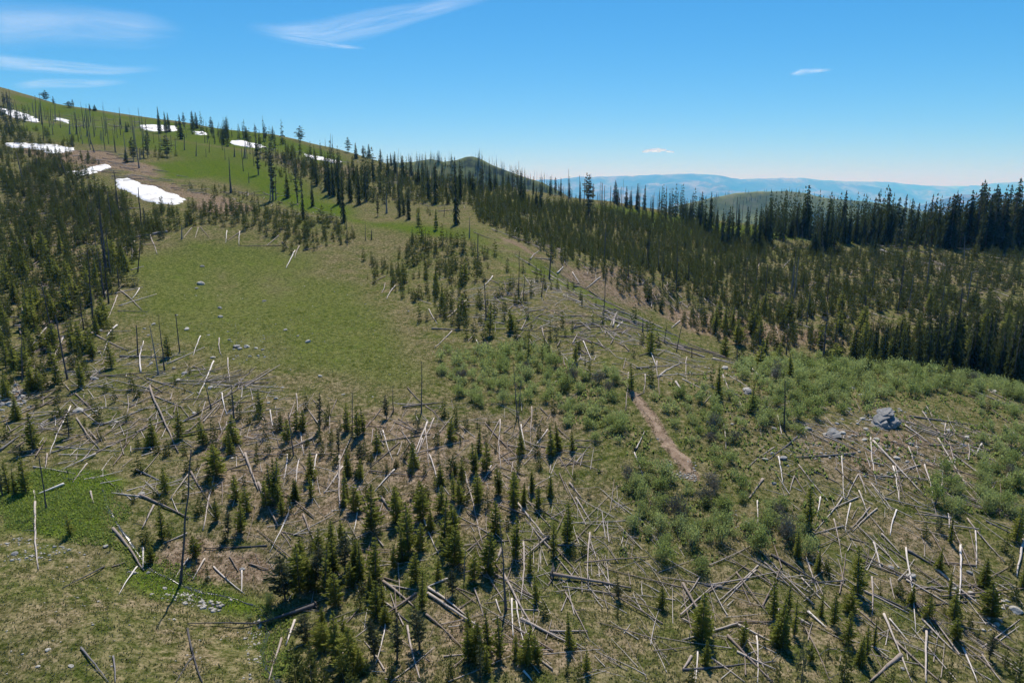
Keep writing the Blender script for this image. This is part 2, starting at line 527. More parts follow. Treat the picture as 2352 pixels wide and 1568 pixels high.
SOIL_AREAS = [("340,1225 480,1215 640,1270 700,1300 620,1360 440,1335 350,1290", 0.42, 1.5),
              ("0,850 90,880 70,960 0,960", 0.45, 3),
              ("420,440 520,450 590,470 560,500 450,490", 0.42, 5),
              ("300,395 420,425 460,470 400,460 260,410", 0.36, 5),
              ("1100,530 1200,560 1260,600 1200,615 1120,570", 0.45, 5),
              ("1280,600 1420,610 1520,670 1500,720 1400,690 1290,650", 0.35, 6),
              ("1500,700 1700,720 1960,780 1960,800 1700,790 1560,760", 0.38, 6),
              ("1800,990 2050,960 2200,1010 2200,1090 2000,1110 1860,1080", 0.32, 6),
              ("480,930 1250,960 1350,1100 1450,1300 1000,1300 600,1200 420,1050", 0.33, 10),
              ("1000,1380 1500,1500 1300,1568 900,1568", 0.33, 6),
              ("1700,1150 2352,1150 2352,1568 1500,1568 1500,1400 1850,1310", 0.25, 8),
              ("0,1290 250,1310 420,1370 600,1420 610,1568 0,1568", 0.17, 4),
              ("560,640 640,630 700,660 640,690 570,680", 0.3, 6),
              ("520,765 640,770 700,820 600,850 520,820", 0.28, 5),
              ("840,840 960,850 1000,900 880,905", 0.2, 4),
              ("0,700 260,760 300,860 620,900 480,1000 250,1060 0,1060", 0.2, 8),
              ("1100,640 1350,690 1560,790 1450,830 1200,760 1080,700", 0.2, 8),
              ("0,235 130,262 330,275 420,300 300,300 130,288 0,262", 0.48, 9),
              ("60,330 250,350 420,400 440,430 300,392 120,372 0,350", 0.42, 7),
              ("560,338 760,365 840,400 780,410 640,375", 0.36, 8),
              ("1450,470 2352,560 2352,830 1900,800 1600,760 1400,600", 0.2, 10),
              ("0,420 260,430 330,560 250,720 100,900 0,900", 0.22, 8),
              ("700,725 760,590 735,600", 0.3, 3),
              ("80,370 180,372 250,395 170,402", 0.35, 6),
              ("640,1420 660,1440 640,1540 610,1530", 0.3, 1)]
DRY_AREAS = [("430,610 560,600 600,680 480,720", 0.3, 9),
             ("760,640 880,690 860,760 760,720", 0.25, 8),
             ("0,205 230,256 420,283 640,313 700,330 500,320 300,290 100,262 0,250", 0.16, 14),
             ("300,380 520,360 640,400 560,420 400,400", 0.16, 8),
             ("0,1290 250,1310 420,1370 600,1420 610,1568 0,1568", 0.16, 4),
             ("1150,620 1350,700 1600,810 1400,850 1150,780", 0.15, 10),
             ("1200,1230 1480,1180 1720,1300 1760,1500 1500,1500 1250,1450", 0.15, 5),
             ("300,1340 480,1375 600,1410 560,1430 400,1390", 0.3, 1)]
TRACK = "1455,905 1490,950 1520,1000 1545,1035 1572,1062 1590,1095"
az = np.radians(np.linspace(-63, 63, 780))
r = np.concatenate([np.geomspace(12, 1500, 500), np.geomspace(1540, 70000, 66)])
RR, AZ = np.meshgrid(r, az, indexing='ij')
gxv, gyv = (RR * np.sin(AZ)).ravel(), (RR * np.cos(AZ)).ravel()
gzv = ground(gxv, gyv)
idx = np.arange(len(r) * len(az)).reshape(len(r), len(az))
Fq = np.stack([idx[:-1, :-1], idx[:-1, 1:], idx[1:, 1:], idx[1:, :-1]], -1).reshape(-1, 4)
Fq = Fq[:, ::-1]
def paint(areas):
    w = np.zeros(len(gxv))
    sel = np.hypot(gxv, gyv) < 1300
    for s, amt, soft in areas:
        d = in_poly(gxv[sel], gyv[sel], plot(s))
        ww = amt * sstep(-soft, soft, d + soft * 1.2 * fbm(gxv[sel], gyv[sel], soft * 3, 3, 3))
        w[sel] = np.maximum(w[sel], ww)
    return w
cov = np.zeros((len(gxv), 4), np.float32)
cov[:, 0] = paint(GREEN_AREAS)
cov[:, 1] = paint(SOIL_AREAS)
cov[:, 2] = paint(DRY_AREAS)
tr = plot(TRACK)
dd = np.full(len(gxv), 1e9)
for i in range(len(tr) - 1):
    x0, y0 = tr[i]
    e = tr[i + 1] - tr[i]
    tt = np.clip(((gxv - x0) * e[0] + (gyv - y0) * e[1]) / (e @ e), 0, 1)
    dd = np.minimum(dd, np.hypot(gxv - x0 - tt * e[0], gyv - y0 - tt * e[1]))
cov[:, 1] = np.maximum(cov[:, 1], 0.5 * sstep(1.5, 0.5, dd))
cov[:, 3] = 1
me = new_mesh("ground", np.stack([gxv, gyv, gzv], 1), Fq, 'ground', smooth=True)
ca = me.color_attributes.new("cover", 'FLOAT_COLOR', 'POINT')
ca.data.foreach_set('color', cov.ravel())
structure("ground", me)

# ------------------------------------------------------------------ hills and mountains beyond the ridge
def mountain(name, crest, D, depth, base, rough, mat, nx=260, ny=60, seed=1, back=0.6, sc_=900, jag=0.0):
    a = np.array([[float(q) for q in t.split(',')] for t in crest.split()])
    uu = np.linspace(a[0, 0], a[-1, 0], nx)
    vv = np.interp(uu, a[:, 0], a[:, 1]) + jag * fbm(uu, uu * 0, 46, 4, seed + 30)
    cr = at(uu, vv, np.full(nx, float(D)))
    tt = np.linspace(-1, back, ny)
    V = np.zeros((ny, nx, 3))
    for j, q in enumerate(tt):
        sc1 = (D + q * depth) / D
        V[j, :, 0] = cr[:, 0] * sc1
        V[j, :, 1] = cr[:, 1] * sc1
        prof = np.clip(1 - abs(q), 0, 1) ** 0.85
        V[j, :, 2] = base + (cr[:, 2] - base) * prof
        ridge = 1 - 2 * np.abs(fbm(V[j, :, 0], V[j, :, 1], sc_, 5, seed))
        V[j, :, 2] += rough * (ridge - 1) * min(1, abs(q) * 5) + rough * 0.03 * fbm(V[j, :, 0], V[j, :, 1], sc_ * 0.1, 3, seed)
    ii = np.arange(nx * ny).reshape(ny, nx)
    F = np.stack([ii[:-1, :-1], ii[:-1, 1:], ii[1:, 1:], ii[1:, :-1]], -1).reshape(-1, 4)[:, ::-1]
    me = new_mesh(name, V.reshape(-1, 3), F, mat, smooth=True)
    return structure(name, me)

mountain("mountains", "-300,470 0,450 600,430 1000,425 1240,413 1300,407 1400,404 1500,401 1560,401 1640,403 1700,411 1790,409 1850,412 1950,420 2030,430 2120,455 2352,500 2900,520", 34000, 14000, -560, 900, 'far_snow', 520, 150, 3, sc_=5200, jag=4.5)
mountain("mountains", "1500,440 1640,422 1700,412 1790,408 1850,409 1950,415 2050,420 2130,427 2200,434 2300,440 2700,450", 42000, 12000, -560, 800, 'far', 400, 110, 8, sc_=5200, jag=4.5)
mountain("mountains", "1700,440 2000,430 2130,427 2230,427 2352,425 2700,424 3000,430", 62000, 8000, -560, 350, 'far', 200, 50, 9, back=0.3, sc_=4000)
mountain("mountains", "2000,470 2150,440 2230,424 2300,420 2352,416 2500,410 3000,405", 44000, 12000, -560, 700, 'far', 300, 90, 12, sc_=4600, jag=4)
mountain("mountains", "1900,520 2050,490 2150,462 2200,447 2260,444 2352,446 2500,440 2900,430", 15500, 5500, -560, 300, 'far', 240, 60, 14, sc_=2300)
mountain("grassy_hill", "1450,500 1560,470 1640,450 1690,440 1740,436 1800,436 1850,441 1890,451 1930,455 1990,459 2060,470 2200,500", 2500, 900, -520, 60, 'hill', 300, 90, 21, sc_=420)
mountain("knoll_ridge", "700,400 850,376 950,371 990,364 1020,371 1045,368 1070,360 1085,358 1100,362 1130,378 1160,390 1200,404 1250,420 1300,446 1360,490 1440,540", 1250, 420, -200, 22, 'hill', 300, 70, 25, sc_=160)
# ------------------------------------------------------------------ survey notes: sheets (origin x, origin y, scale)
KV = 2352.0 / 2878.0
SHEETS = {'A': (0, 640), 'B': (960, 760), 'C': (1918, 960), 'D': (0, 1279), 'E': (700, 1279), 'F': (1918, 1279), 'G': (960, 200), 'H': (0, 200), 'I': (1918, 400)}
def suv(sh, x, y):
    ox, oy = SHEETS[sh]
    return (ox + x / 2.45) * KV, (oy + y / 2.45) * KV

def rows(txt, k):
    out = []
    for line in txt.strip().split('\n'):
        sh, rest = line.split(' ', 1)
        for tok in rest.split():
            flag = ''
            while tok[-1].isalpha():
                flag = tok[-1] + flag
                tok = tok[:-1]
            vals = [float(q) for q in tok.split(',')]
            out.append((sh, vals, flag))
    return out

# fallen logs: butt x, butt y, tip x, tip y, thickness; p sunlit tone, d shaded tone of the same wood, r root plate
LOGS = rows("""A 530,1315,690,1530,16 490,1230,340,1568,16p 1030,1095,1235,1555,20 1265,1335,1860,975,17 690,1365,1160,1185,14 860,1345,670,1465,9 630,1568,1010,1385,17 380,1510,830,1540,14 890,1470,830,1568,12 520,1145,690,1315,12 0,1345,260,1225,13 0,1540,130,1440,22d 0,1450,190,1410,9 280,1235,410,1150,13 290,1340,400,1290,8 1010,1040,1330,1140,13 1060,1160,1270,1245,9 880,1240,1150,1105,8 440,760,365,930,22p 320,690,215,820,15p 620,720,880,850,18 740,790,700,890,14p 805,675,735,750,20p 810,470,740,640,12p 830,435,975,570,11 820,540,1080,460,10 810,575,1020,578,8 960,420,910,490,10p 825,890,1170,895,18d 970,1000,990,780,17p 1150,940,1410,825,9 1470,920,1370,1150,17p 1570,900,1585,1070,11p 1380,750,1330,880,9p 1510,760,1525,880,9p 1420,1060,1720,1005,11 1330,960,1500,1000,9d 150,540,155,620,17p 160,605,310,590,12 150,660,210,700,12d 275,810,360,880,14 405,410,425,460,12p 450,600,490,630,10 245,360,330,405,8 910,115,905,225,22p 1030,50,1080,185,16p 1150,35,910,75,26d 930,95,810,180,12 720,230,650,270,14p 1320,5,1265,70,8p 1365,0,1345,70,8p 1380,0,1440,70,8 1562,25,1555,105,9p 1650,35,1570,90,8 1652,30,1648,120,8p 1930,125,1640,128,5d 1920,55,1840,125,7p 2030,160,1970,280,14p 2060,130,2030,210,12p 1940,100,1995,150,8 2090,160,2220,125,9d 2040,1145,2050,1280,10p 2155,1190,2250,1290,9 2270,1300,2268,1410,8p 2320,1190,2270,1300,6 1860,1260,1880,1380,10p 1650,1390,1810,1320,9 2155,1455,1910,1560,24 2070,1410,2095,1568,18p 1530,1140,1565,1290,10p 1520,1220,1470,1290,10 1545,1250,1510,1350,8p 1415,1200,1380,1330,8p 230,980,390,1015,11 400,980,380,1030,12p 1500,1455,1560,1500,12
B 420,950,700,915,20 580,935,720,1070,13 455,810,570,930,6 360,1045,530,1130,13 390,1025,530,1120,9 590,1050,470,1330,22p 575,1090,600,1350,14p 635,1020,475,1350,17p 555,1160,490,1350,16p 210,1195,620,1130,17 400,1185,195,1360,13 285,1105,355,1310,9p 200,1040,70,1230,14 270,960,190,1060,7 215,1100,205,1190,10p 365,1375,230,1520,18p 605,1270,680,1568,18p 510,1360,450,1470,9 600,1370,545,1460,10 190,1385,590,1425,9d 470,1190,400,1300,8 985,1050,1260,1335,14 1090,1030,1010,1200,12 1095,1030,1097,1370,11p 1120,1120,1180,1070,8 1235,1065,1265,1220,10p 1310,940,1300,1220,17p 1420,1095,1260,1300,13p 1145,1205,1500,1300,12 1500,1290,1590,1440,9 1340,1210,1700,1275,9 1580,1170,1800,1180,6 1600,1215,1740,1225,6 1510,1345,1790,1300,8 1520,1290,1800,1390,8 1370,950,1430,1010,10 1490,1090,1580,1170,6 1300,1010,1170,1180,6 1385,1010,1310,1180,6 2025,1240,2085,1110,16pr 2015,1255,2085,1450,9p 2020,1400,2100,1390,8d 1975,710,1955,970,18p 2090,720,2080,840,12p 2170,630,2175,740,19p 2180,740,2340,640,19 2030,680,2330,660,16 2010,880,2085,840,12 2120,545,2165,660,8p 2300,770,2352,850,26p 2185,740,2190,860,8 1665,490,1720,620,14p 1380,400,1430,525,11p 1620,460,1830,535,15 1510,460,1650,465,10 1600,400,1780,355,13d 1400,260,1520,320,8 1280,290,1400,265,6 1800,395,1940,485,8p 1870,390,1895,295,20p 1895,395,1940,350,15p 1800,295,1870,350,8 1480,765,1410,830,10p 1660,820,1490,945,8d 870,245,575,355,14 860,210,720,335,17 600,270,660,370,8 800,245,860,200,12 620,405,930,420,14 760,420,640,535,7p 930,485,970,570,10p 905,455,870,490,10p 960,440,1020,520,8 370,110,310,200,13p 455,85,370,115,10 300,90,275,160,8p 300,45,200,95,10 1050,180,1090,220,12p 1220,215,1260,265,13p 1040,40,980,110,12p 1310,10,1430,50,12 1450,50,1560,110,14 1430,30,1600,130,12 1600,115,1780,190,14 1740,235,1890,275,12 1590,20,1640,100,15p 1780,50,1680,130,12p 2100,410,2240,490,8p 2240,420,2310,490,15p 2330,350,2270,400,12p 1100,1440,1145,1510,14p 1035,1335,975,1465,17p 1180,1320,1170,1390,16p 1440,1340,1430,1400,12p 1570,1470,1650,1568,26p 1500,1400,1560,1540,9 1290,1470,1295,1568,11p 1330,1510,1400,1480,12d
C 1310,690,1660,1060,22 1295,665,1335,980,17p 1095,785,1115,1100,15p 1530,580,1700,700,16 1555,725,1640,960,16p 1665,850,1725,1070,14p 1790,830,1778,1040,15p 1450,860,1490,1100,9p 1465,860,1495,1120,9 1490,930,1530,1080,9 1760,670,1960,1000,16 1740,600,1940,830,17 1810,570,1805,700,12p 1650,480,1760,620,12 1680,450,1720,520,13p 1560,515,2130,600,17 1700,715,2060,715,7 1560,600,1740,655,11 1440,690,1700,810,10d 1640,850,1370,935,12 1190,775,780,800,19d 970,650,1230,760,15 1000,650,1200,750,12 790,660,600,810,17d 630,730,440,870,9 660,795,690,980,15p 275,545,300,740,18p 550,945,450,1090,16 560,950,465,1080,10 1210,915,1130,1080,10 1215,920,1265,1045,11p 1215,1030,1280,1210,14 1210,1075,1000,1170,12 1100,1080,910,1310,12 1300,980,1450,1160,12 1390,1080,1740,1170,13 1290,1140,1140,1310,12 1340,1150,1170,1310,8 1155,1115,1120,1310,16p 950,1070,930,1200,13p 1110,1275,900,1325,11 1040,1225,1100,1530,17p 1150,1355,1310,1400,13d 1475,1160,1430,1335,19p 1370,1330,1500,1460,19 1830,1190,1835,1290,15p 1850,1240,1990,1568,16 1960,1220,2220,1520,15 2090,1240,2352,1370,17d 2015,1290,2025,1560,15p 2060,710,2020,790,20p 1550,1040,1680,1100,9 1050,870,1190,1000,12 1190,820,1320,920,9 900,895,1080,980,10 800,850,970,1060,11 770,930,740,1030,13p 780,940,850,1050,12 515,1100,520,1250,11p 1990,340,2350,480,11 1970,375,2110,425,11 2100,450,2240,560,9 2120,350,2340,460,10 300,225,460,320,11 270,210,340,380,12p 480,190,560,280,13p 720,265,560,270,12 0,260,200,360,11 30,110,35,280,13p 170,225,0,230,9 195,375,150,430,14p 210,120,370,160,15 655,510,685,650,13p
D 235,250,240,330,14p 245,330,268,790,26p 780,515,990,800,28 945,770,820,960,18p 985,640,985,780,22p 1470,770,1690,960,16p 1665,800,1665,945,20p 1490,100,1400,520,23p 1310,110,1470,390,20 970,285,1300,440,26 980,290,770,265,20 940,110,1120,190,19d 1300,130,1170,310,11 1060,350,980,510,20 1290,545,1120,610,18 1840,625,1400,645,17d 1690,0,1780,250,26 1780,200,1915,500,30 1830,20,1560,105,15 2090,410,2170,600,19 2010,330,1860,670,22p 1870,230,1940,330,17p 1940,540,2005,635,10 1940,530,2090,560,12 660,0,420,105,20 325,0,310,100,20p 230,85,520,130,17 440,205,260,270,28p 600,60,500,190,11p 625,255,645,330,22p 720,770,430,915,10d 770,770,860,740,12d 1300,710,1205,850,17p 2170,1040,1780,1170,42d 1780,1165,1290,1160,14d 2030,1140,1970,1310,30p 1940,1270,1850,1560,30p 1290,1200,1395,1568,20d 1330,1390,1210,1568,14d 560,1330,750,1568,20d 780,1390,795,1568,10d 1730,750,1850,790,14d 1580,700,1640,800,14 1410,720,1330,860,18 1640,230,1600,360,17p 1980,0,1955,170,12p 2060,30,2040,190,14p 2180,0,2150,340,16p 1530,190,1530,340,9 840,0,780,70,18
E 625,10,625,370,28p 645,80,515,265,20p 760,300,720,540,18p 905,295,1050,470,25 1475,90,1610,630,22p 1190,400,1310,690,22p 1500,390,1570,440,14 1850,335,2040,575,21 1910,320,2140,465,15 2065,565,1850,735,24 1890,600,1870,1000,26p 2120,620,2340,630,14d 1740,650,1700,740,32p 1600,745,1760,1010,17 1750,820,1950,1190,32p 1870,1130,2290,1340,30 1700,830,1960,980,20 1810,990,1820,1250,22p 1840,1000,1895,1310,17p 1990,1070,1780,1060,18 920,870,1140,1050,30 1150,960,930,1110,30 930,850,1030,880,20d 960,900,1150,930,18 1025,740,1040,1000,17p 1370,855,1225,915,26p 1235,920,1500,1110,27 1230,960,1610,1200,30 1220,1105,1380,1240,25 1380,1240,1470,1330,14 925,1010,1000,1060,22 1010,1080,1100,1150,19d 945,1110,870,1450,14p 1090,1180,1185,1568,28p 820,1190,690,1285,17 480,1265,580,1295,16d 740,1080,670,1160,17d 730,900,830,940,18d 1560,790,1440,830,20 2090,840,2630,930,36r 2345,540,2335,920,20p 2110,640,2270,810,9 1550,920,1615,1120,14p 1700,1000,1735,1095,18p 1400,905,1550,965,10 2070,1215,2330,1210,23 2180,950,2340,1270,13 1920,1230,1945,1430,12p 1895,1380,2000,1500,18 1890,1490,1960,1568,28p 340,1220,270,1205,22 0,750,130,790,14d 2250,295,2352,460,21p 1460,485,1580,485,10d
F 0,890,215,1260,26 120,840,0,1010,14p 370,810,590,1100,17 150,895,600,975,15d 510,790,600,870,14 520,760,240,1010,12 505,795,270,1030,9 565,740,800,960,18 610,690,940,880,25d 850,700,930,950,20p 970,800,865,880,17 1120,870,740,890,14d 820,850,1100,1140,15 0,1135,210,1225,20 380,1165,0,1280,21 385,1175,640,1305,22 310,1250,620,1568,28 375,1355,640,1480,25 455,1290,610,1568,14 0,1480,640,1420,23d 200,1400,430,1568,21 105,1355,90,1568,20p 60,1390,0,1480,38p 510,1250,515,1568,20p 860,1080,990,1195,32p 790,1130,880,1180,34 835,1175,1020,1568,12 1200,915,1560,1090,24 1310,960,1640,1110,18d 1385,1100,1510,1390,30p 1505,1385,1290,1568,42 1510,1390,1580,1568,17 1305,840,1305,1100,24p 1535,640,1610,1230,22p 1315,600,1365,785,23p 1915,620,1900,1050,25p 2352,560,2300,840,32pr 1550,660,1740,770,26d 1740,780,2200,1160,26 1590,1010,1830,1250,20d 1960,1010,1430,1050,14d 1650,1130,1880,1360,18 1425,1130,1560,1290,14p 1200,1060,1470,1290,18 1470,1290,1780,1568,23 1680,1220,1675,1568,28pr 1930,1330,2030,1568,26p 2140,880,2230,1080,11 1430,850,1460,990,12p 1230,730,1560,860,17 1540,860,1850,1040,20 1300,1310,1440,1440,14 1710,910,1780,945,22p 1820,890,1860,980,12 2060,1370,2200,1568,17 2150,1260,2352,1410,12
G 910,1110,1040,1160,8 1190,1110,1210,1060,8p 1300,1300,1380,1230,9p 1485,1395,1525,1350,14p 1340,1170,1400,1240,10p 1440,1300,1330,1290,12p 1380,1150,1340,1100,8p 1560,1190,1610,1160,9p
I 1330,730,1520,800,12p 1340,745,1500,790,10 1500,810,1550,795,9p 1700,810,1790,850,14p 1815,870,1805,930,18p 1765,870,1775,900,14p 740,815,690,870,10p 655,715,620,740,12p 825,1060,812,1310,16p 730,1210,735,1300,14p 300,1190,360,1240,14p 520,860,535,830,10p 220,830,240,880,11p 1490,940,1480,1000,10p 1260,900,1200,860,8""", 5)

# young conifers: base x, base y, height, width; f slim fir, b bushy pine
YOUNG = rows("""E 840,520,330,130b 1095,660,350,120b 1175,660,200,80 690,140,120,50f 720,390,190,110b 1320,190,130,65f 1405,120,120,85b 1555,120,170,55 325,310,150,45f 655,350,190,40f 250,1000,330,150b 350,950,340,120b 450,900,280,110b 520,960,340,110b 600,1030,230,120b 660,800,280,100b 700,900,180,100 580,800,250,110b 765,850,270,75f 870,860,300,110b 875,1120,260,100b 865,1400,290,105b 1190,1060,260,75b 1175,1330,300,105b 1150,880,220,90b 1300,860,170,60 1400,960,190,80b 1410,750,260,130b 1550,860,200,85b 1640,810,290,115b 1340,620,330,95b 1250,520,160,60f 1700,540,230,80b 1835,720,300,85b 1820,370,270,85b 1890,345,165,45f 2075,265,140,55f 1950,255,155,45 1720,270,170,55b 2190,605,285,85b 2095,700,230,65b 2230,700,90,60f 2300,680,110,60f 2055,560,120,50 1935,815,190,45b 1980,1015,190,50 2030,1105,115,75b 2210,1330,260,60f 1525,1240,220,60f 1510,1420,260,75b 1590,1548,330,60f 1650,1360,310,70 1730,1400,300,80b 1640,1500,180,75b 1385,1545,250,75b 1835,1400,170,50b 1880,1410,100,40 1195,1460,90,50b 1110,1540,55,40 1465,1195,55,40 1020,1400,340,75b 980,1545,180,75b 775,1500,190,95f 650,1580,240,120b 520,1590,230,85b 600,1410,350,115b 500,1210,180,85f 390,1290,200,150b 320,1560,290,170b 430,1580,310,150b 760,1060,130,75b 840,1590,70,60 2190,1500,110,40 2320,1490,170,65b 2280,1590,130,70b 1460,340,190,90b 1320,400,200,95b 1180,340,170,90b 1420,560,230,110b 1580,340,240,70b 1780,500,90,40 950,130,90,40 1010,82,60,40 1210,130,90,40 2240,152,50,30 2030,420,70,40 1040,365,110,65b 1000,300,90,40 750,160,120,55b 180,310,290,55b 210,360,180,60b 480,700,210,80b 560,640,190,80b 640,600,170,70b 430,640,140,50 2255,1700,200,80b 1210,1640,210,80b 1060,1660,200,80b 700,1690,230,110b 1500,1660,200,70f 1960,1640,170,60 1760,1690,210,70b 350,780,230,90b 740,1640,150,80b
D 960,115,120,65f 1140,255,170,60b 1070,300,80,55 1130,335,110,45f 925,322,70,40 1275,302,90,45f 1445,192,110,45f 1120,580,240,60b 1165,590,130,60b 1340,705,165,85b 1040,745,155,60b 1300,110,110,60f 1490,452,160,55b 1625,305,180,65b 1700,400,190,80b 1660,535,210,80b 1570,560,200,55f 1550,602,75,55 1900,310,300,65b 1865,275,220,60b 1940,340,140,50 2030,310,160,60f 2140,295,170,55b 485,552,150,55b 180,260,260,80b 100,275,190,40f 20,285,260,50b 60,260,220,60b 760,655,90,25 1000,610,110,100b 1340,800,95,40 1430,862,135,38f 1380,400,120,80b
A 230,1530,260,85b 130,1568,110,80b 50,1450,110,60 400,1300,120,75b 475,1440,200,70b 875,1330,80,50 1050,1500,200,75f 1085,1550,90,45f 1230,1450,190,70b 1160,1568,120,50b 950,1520,140,40 1590,1490,210,90f 1650,1315,145,50f 1715,1350,75,60 1795,1280,170,60b 1900,1400,90,45f 1830,1440,130,55b 1950,1545,105,40 2110,1250,120,45f 2040,1400,170,60b 2080,1400,160,55 2200,1390,260,50b 2265,1300,110,38f 2220,1568,120,55b 2280,1568,150,50b 1400,1500,200,70b 1470,1450,150,60b 2335,1560,190,35f 2345,1390,90,30f 1160,890,160,60b 770,970,200,60b 910,1115,125,50f 950,1170,90,60b 790,1200,120,40b 730,1135,75,50b 630,1222,65,30 560,1100,210,65b 600,1040,150,60b 270,1120,160,80b 320,1100,120,60 210,1095,120,60b 110,970,150,70b 180,910,180,50 500,860,180,55b 640,905,160,70b 430,640,110,60b 870,400,110,70b 930,402,100,80b 720,605,130,50b 40,960,200,60b 1310,1002,75,25 400,1200,90,50 545,900,150,50b 420,1110,130,60b 60,880,150,60b 600,690,110,45b 300,960,120,45b
B 310,1020,170,55f 705,1005,130,55f 520,1100,140,60f 110,1140,220,55b 150,1120,180,50b 785,1060,140,45b 790,1090,110,45b 750,1170,160,65b 860,1085,110,50f 1010,1062,65,28f 945,1260,210,35f 990,1175,90,35f 660,1200,140,50f 245,1250,170,55f 195,1310,100,45f 270,1180,120,40b 910,1400,220,50b 1000,1380,200,75b 770,1400,140,85b 840,1380,110,50b 685,1480,150,70f 820,1190,90,18 815,1170,60,18 1225,1320,130,40b 1080,1540,210,45b 1190,1568,190,70b 1255,1568,110,40f 1310,1530,150,45b 1435,1560,170,50f 1445,1270,230,60f 1590,1240,155,38f 1335,1050,140,38f 1460,980,140,42f 775,1568,200,55b 940,1568,160,60b 935,1080,60,25 40,1415,190,60f 130,1440,150,60b 45,1290,110,40f 30,1568,200,50f 170,1568,120,60b 280,1560,90,60 370,1560,90,45b 490,1568,90,60b 590,1568,110,60b 375,1350,55,35f 315,1390,80,30 535,350,130,50b 585,350,90,35f 805,400,150,45b 860,465,130,45b 915,470,150,50b 1020,450,230,55b 985,480,120,50b 1005,330,130,45b 1050,320,110,40b 1120,340,150,40b 1175,420,160,90b 1205,465,140,60b 1280,330,100,40b 1225,600,140,35f 1290,620,170,45b 1435,480,150,35f 1480,480,140,35f 1520,390,110,35b 1500,620,130,35f 1605,640,160,45b 1705,740,140,40b 1550,830,130,50b 1350,700,120,28f 1380,630,150,30b 1430,600,90,30 2000,830,200,45b 2130,780,150,75b 1705,1568,60,40 1210,235,100,40f 1270,220,80,40f 945,240,110,40b 850,180,90,35f 695,240,160,45f 760,240,150,40b 650,195,130,40b 540,190,100,60b 1065,185,55,35f 980,75,70,30f 940,520,55,25 1730,365,60,25 1655,240,90,15 2105,415,110,20 1290,460,60,30 1305,400,50,25 930,310,45,25
C 245,380,240,60f 200,300,150,40b 475,480,200,45b 520,400,120,35b 745,235,160,60f 825,200,130,50b 1215,300,110,30b 1145,950,110,32f 1410,705,55,22 1240,890,50,60b 870,1290,300,70b 790,1480,200,60f 985,1568,80,40f 925,1568,150,40f 1845,1380,230,35f 2105,480,80,45b 1450,740,40,20
F 930,810,160,42f 990,820,120,55f 1205,960,330,85b 1155,1080,160,90b 625,1130,300,75b 725,1110,240,60b 850,1130,130,50b 875,1000,120,55b 955,1110,170,40f 1040,1170,230,60b 770,1240,260,55b 690,1330,240,65b 815,1590,390,95b 560,1310,140,30f 1060,1230,80,60b 1135,1300,240,90b 1110,1560,300,120b 1270,1380,230,50b 1320,1320,210,35f 1490,960,105,55f 1700,1020,110,38f 1765,785,150,60f 1870,1070,110,65b 2075,900,200,80f 2280,990,130,70f 1895,1280,180,85b 1980,1190,120,60b 2030,1270,100,40b 2115,1400,200,60b 2220,1450,130,60b 160,1440,180,80b 60,1560,120,60b 655,1590,200,50f 1000,1368,110,30 885,1420,140,45b 1360,960,60,30 1715,1110,50,30 1800,1090,50,30 1440,1590,110,60b 1580,1510,80,40b 1840,970,200,30 2260,790,140,60b 2340,900,200,40f""", 4)

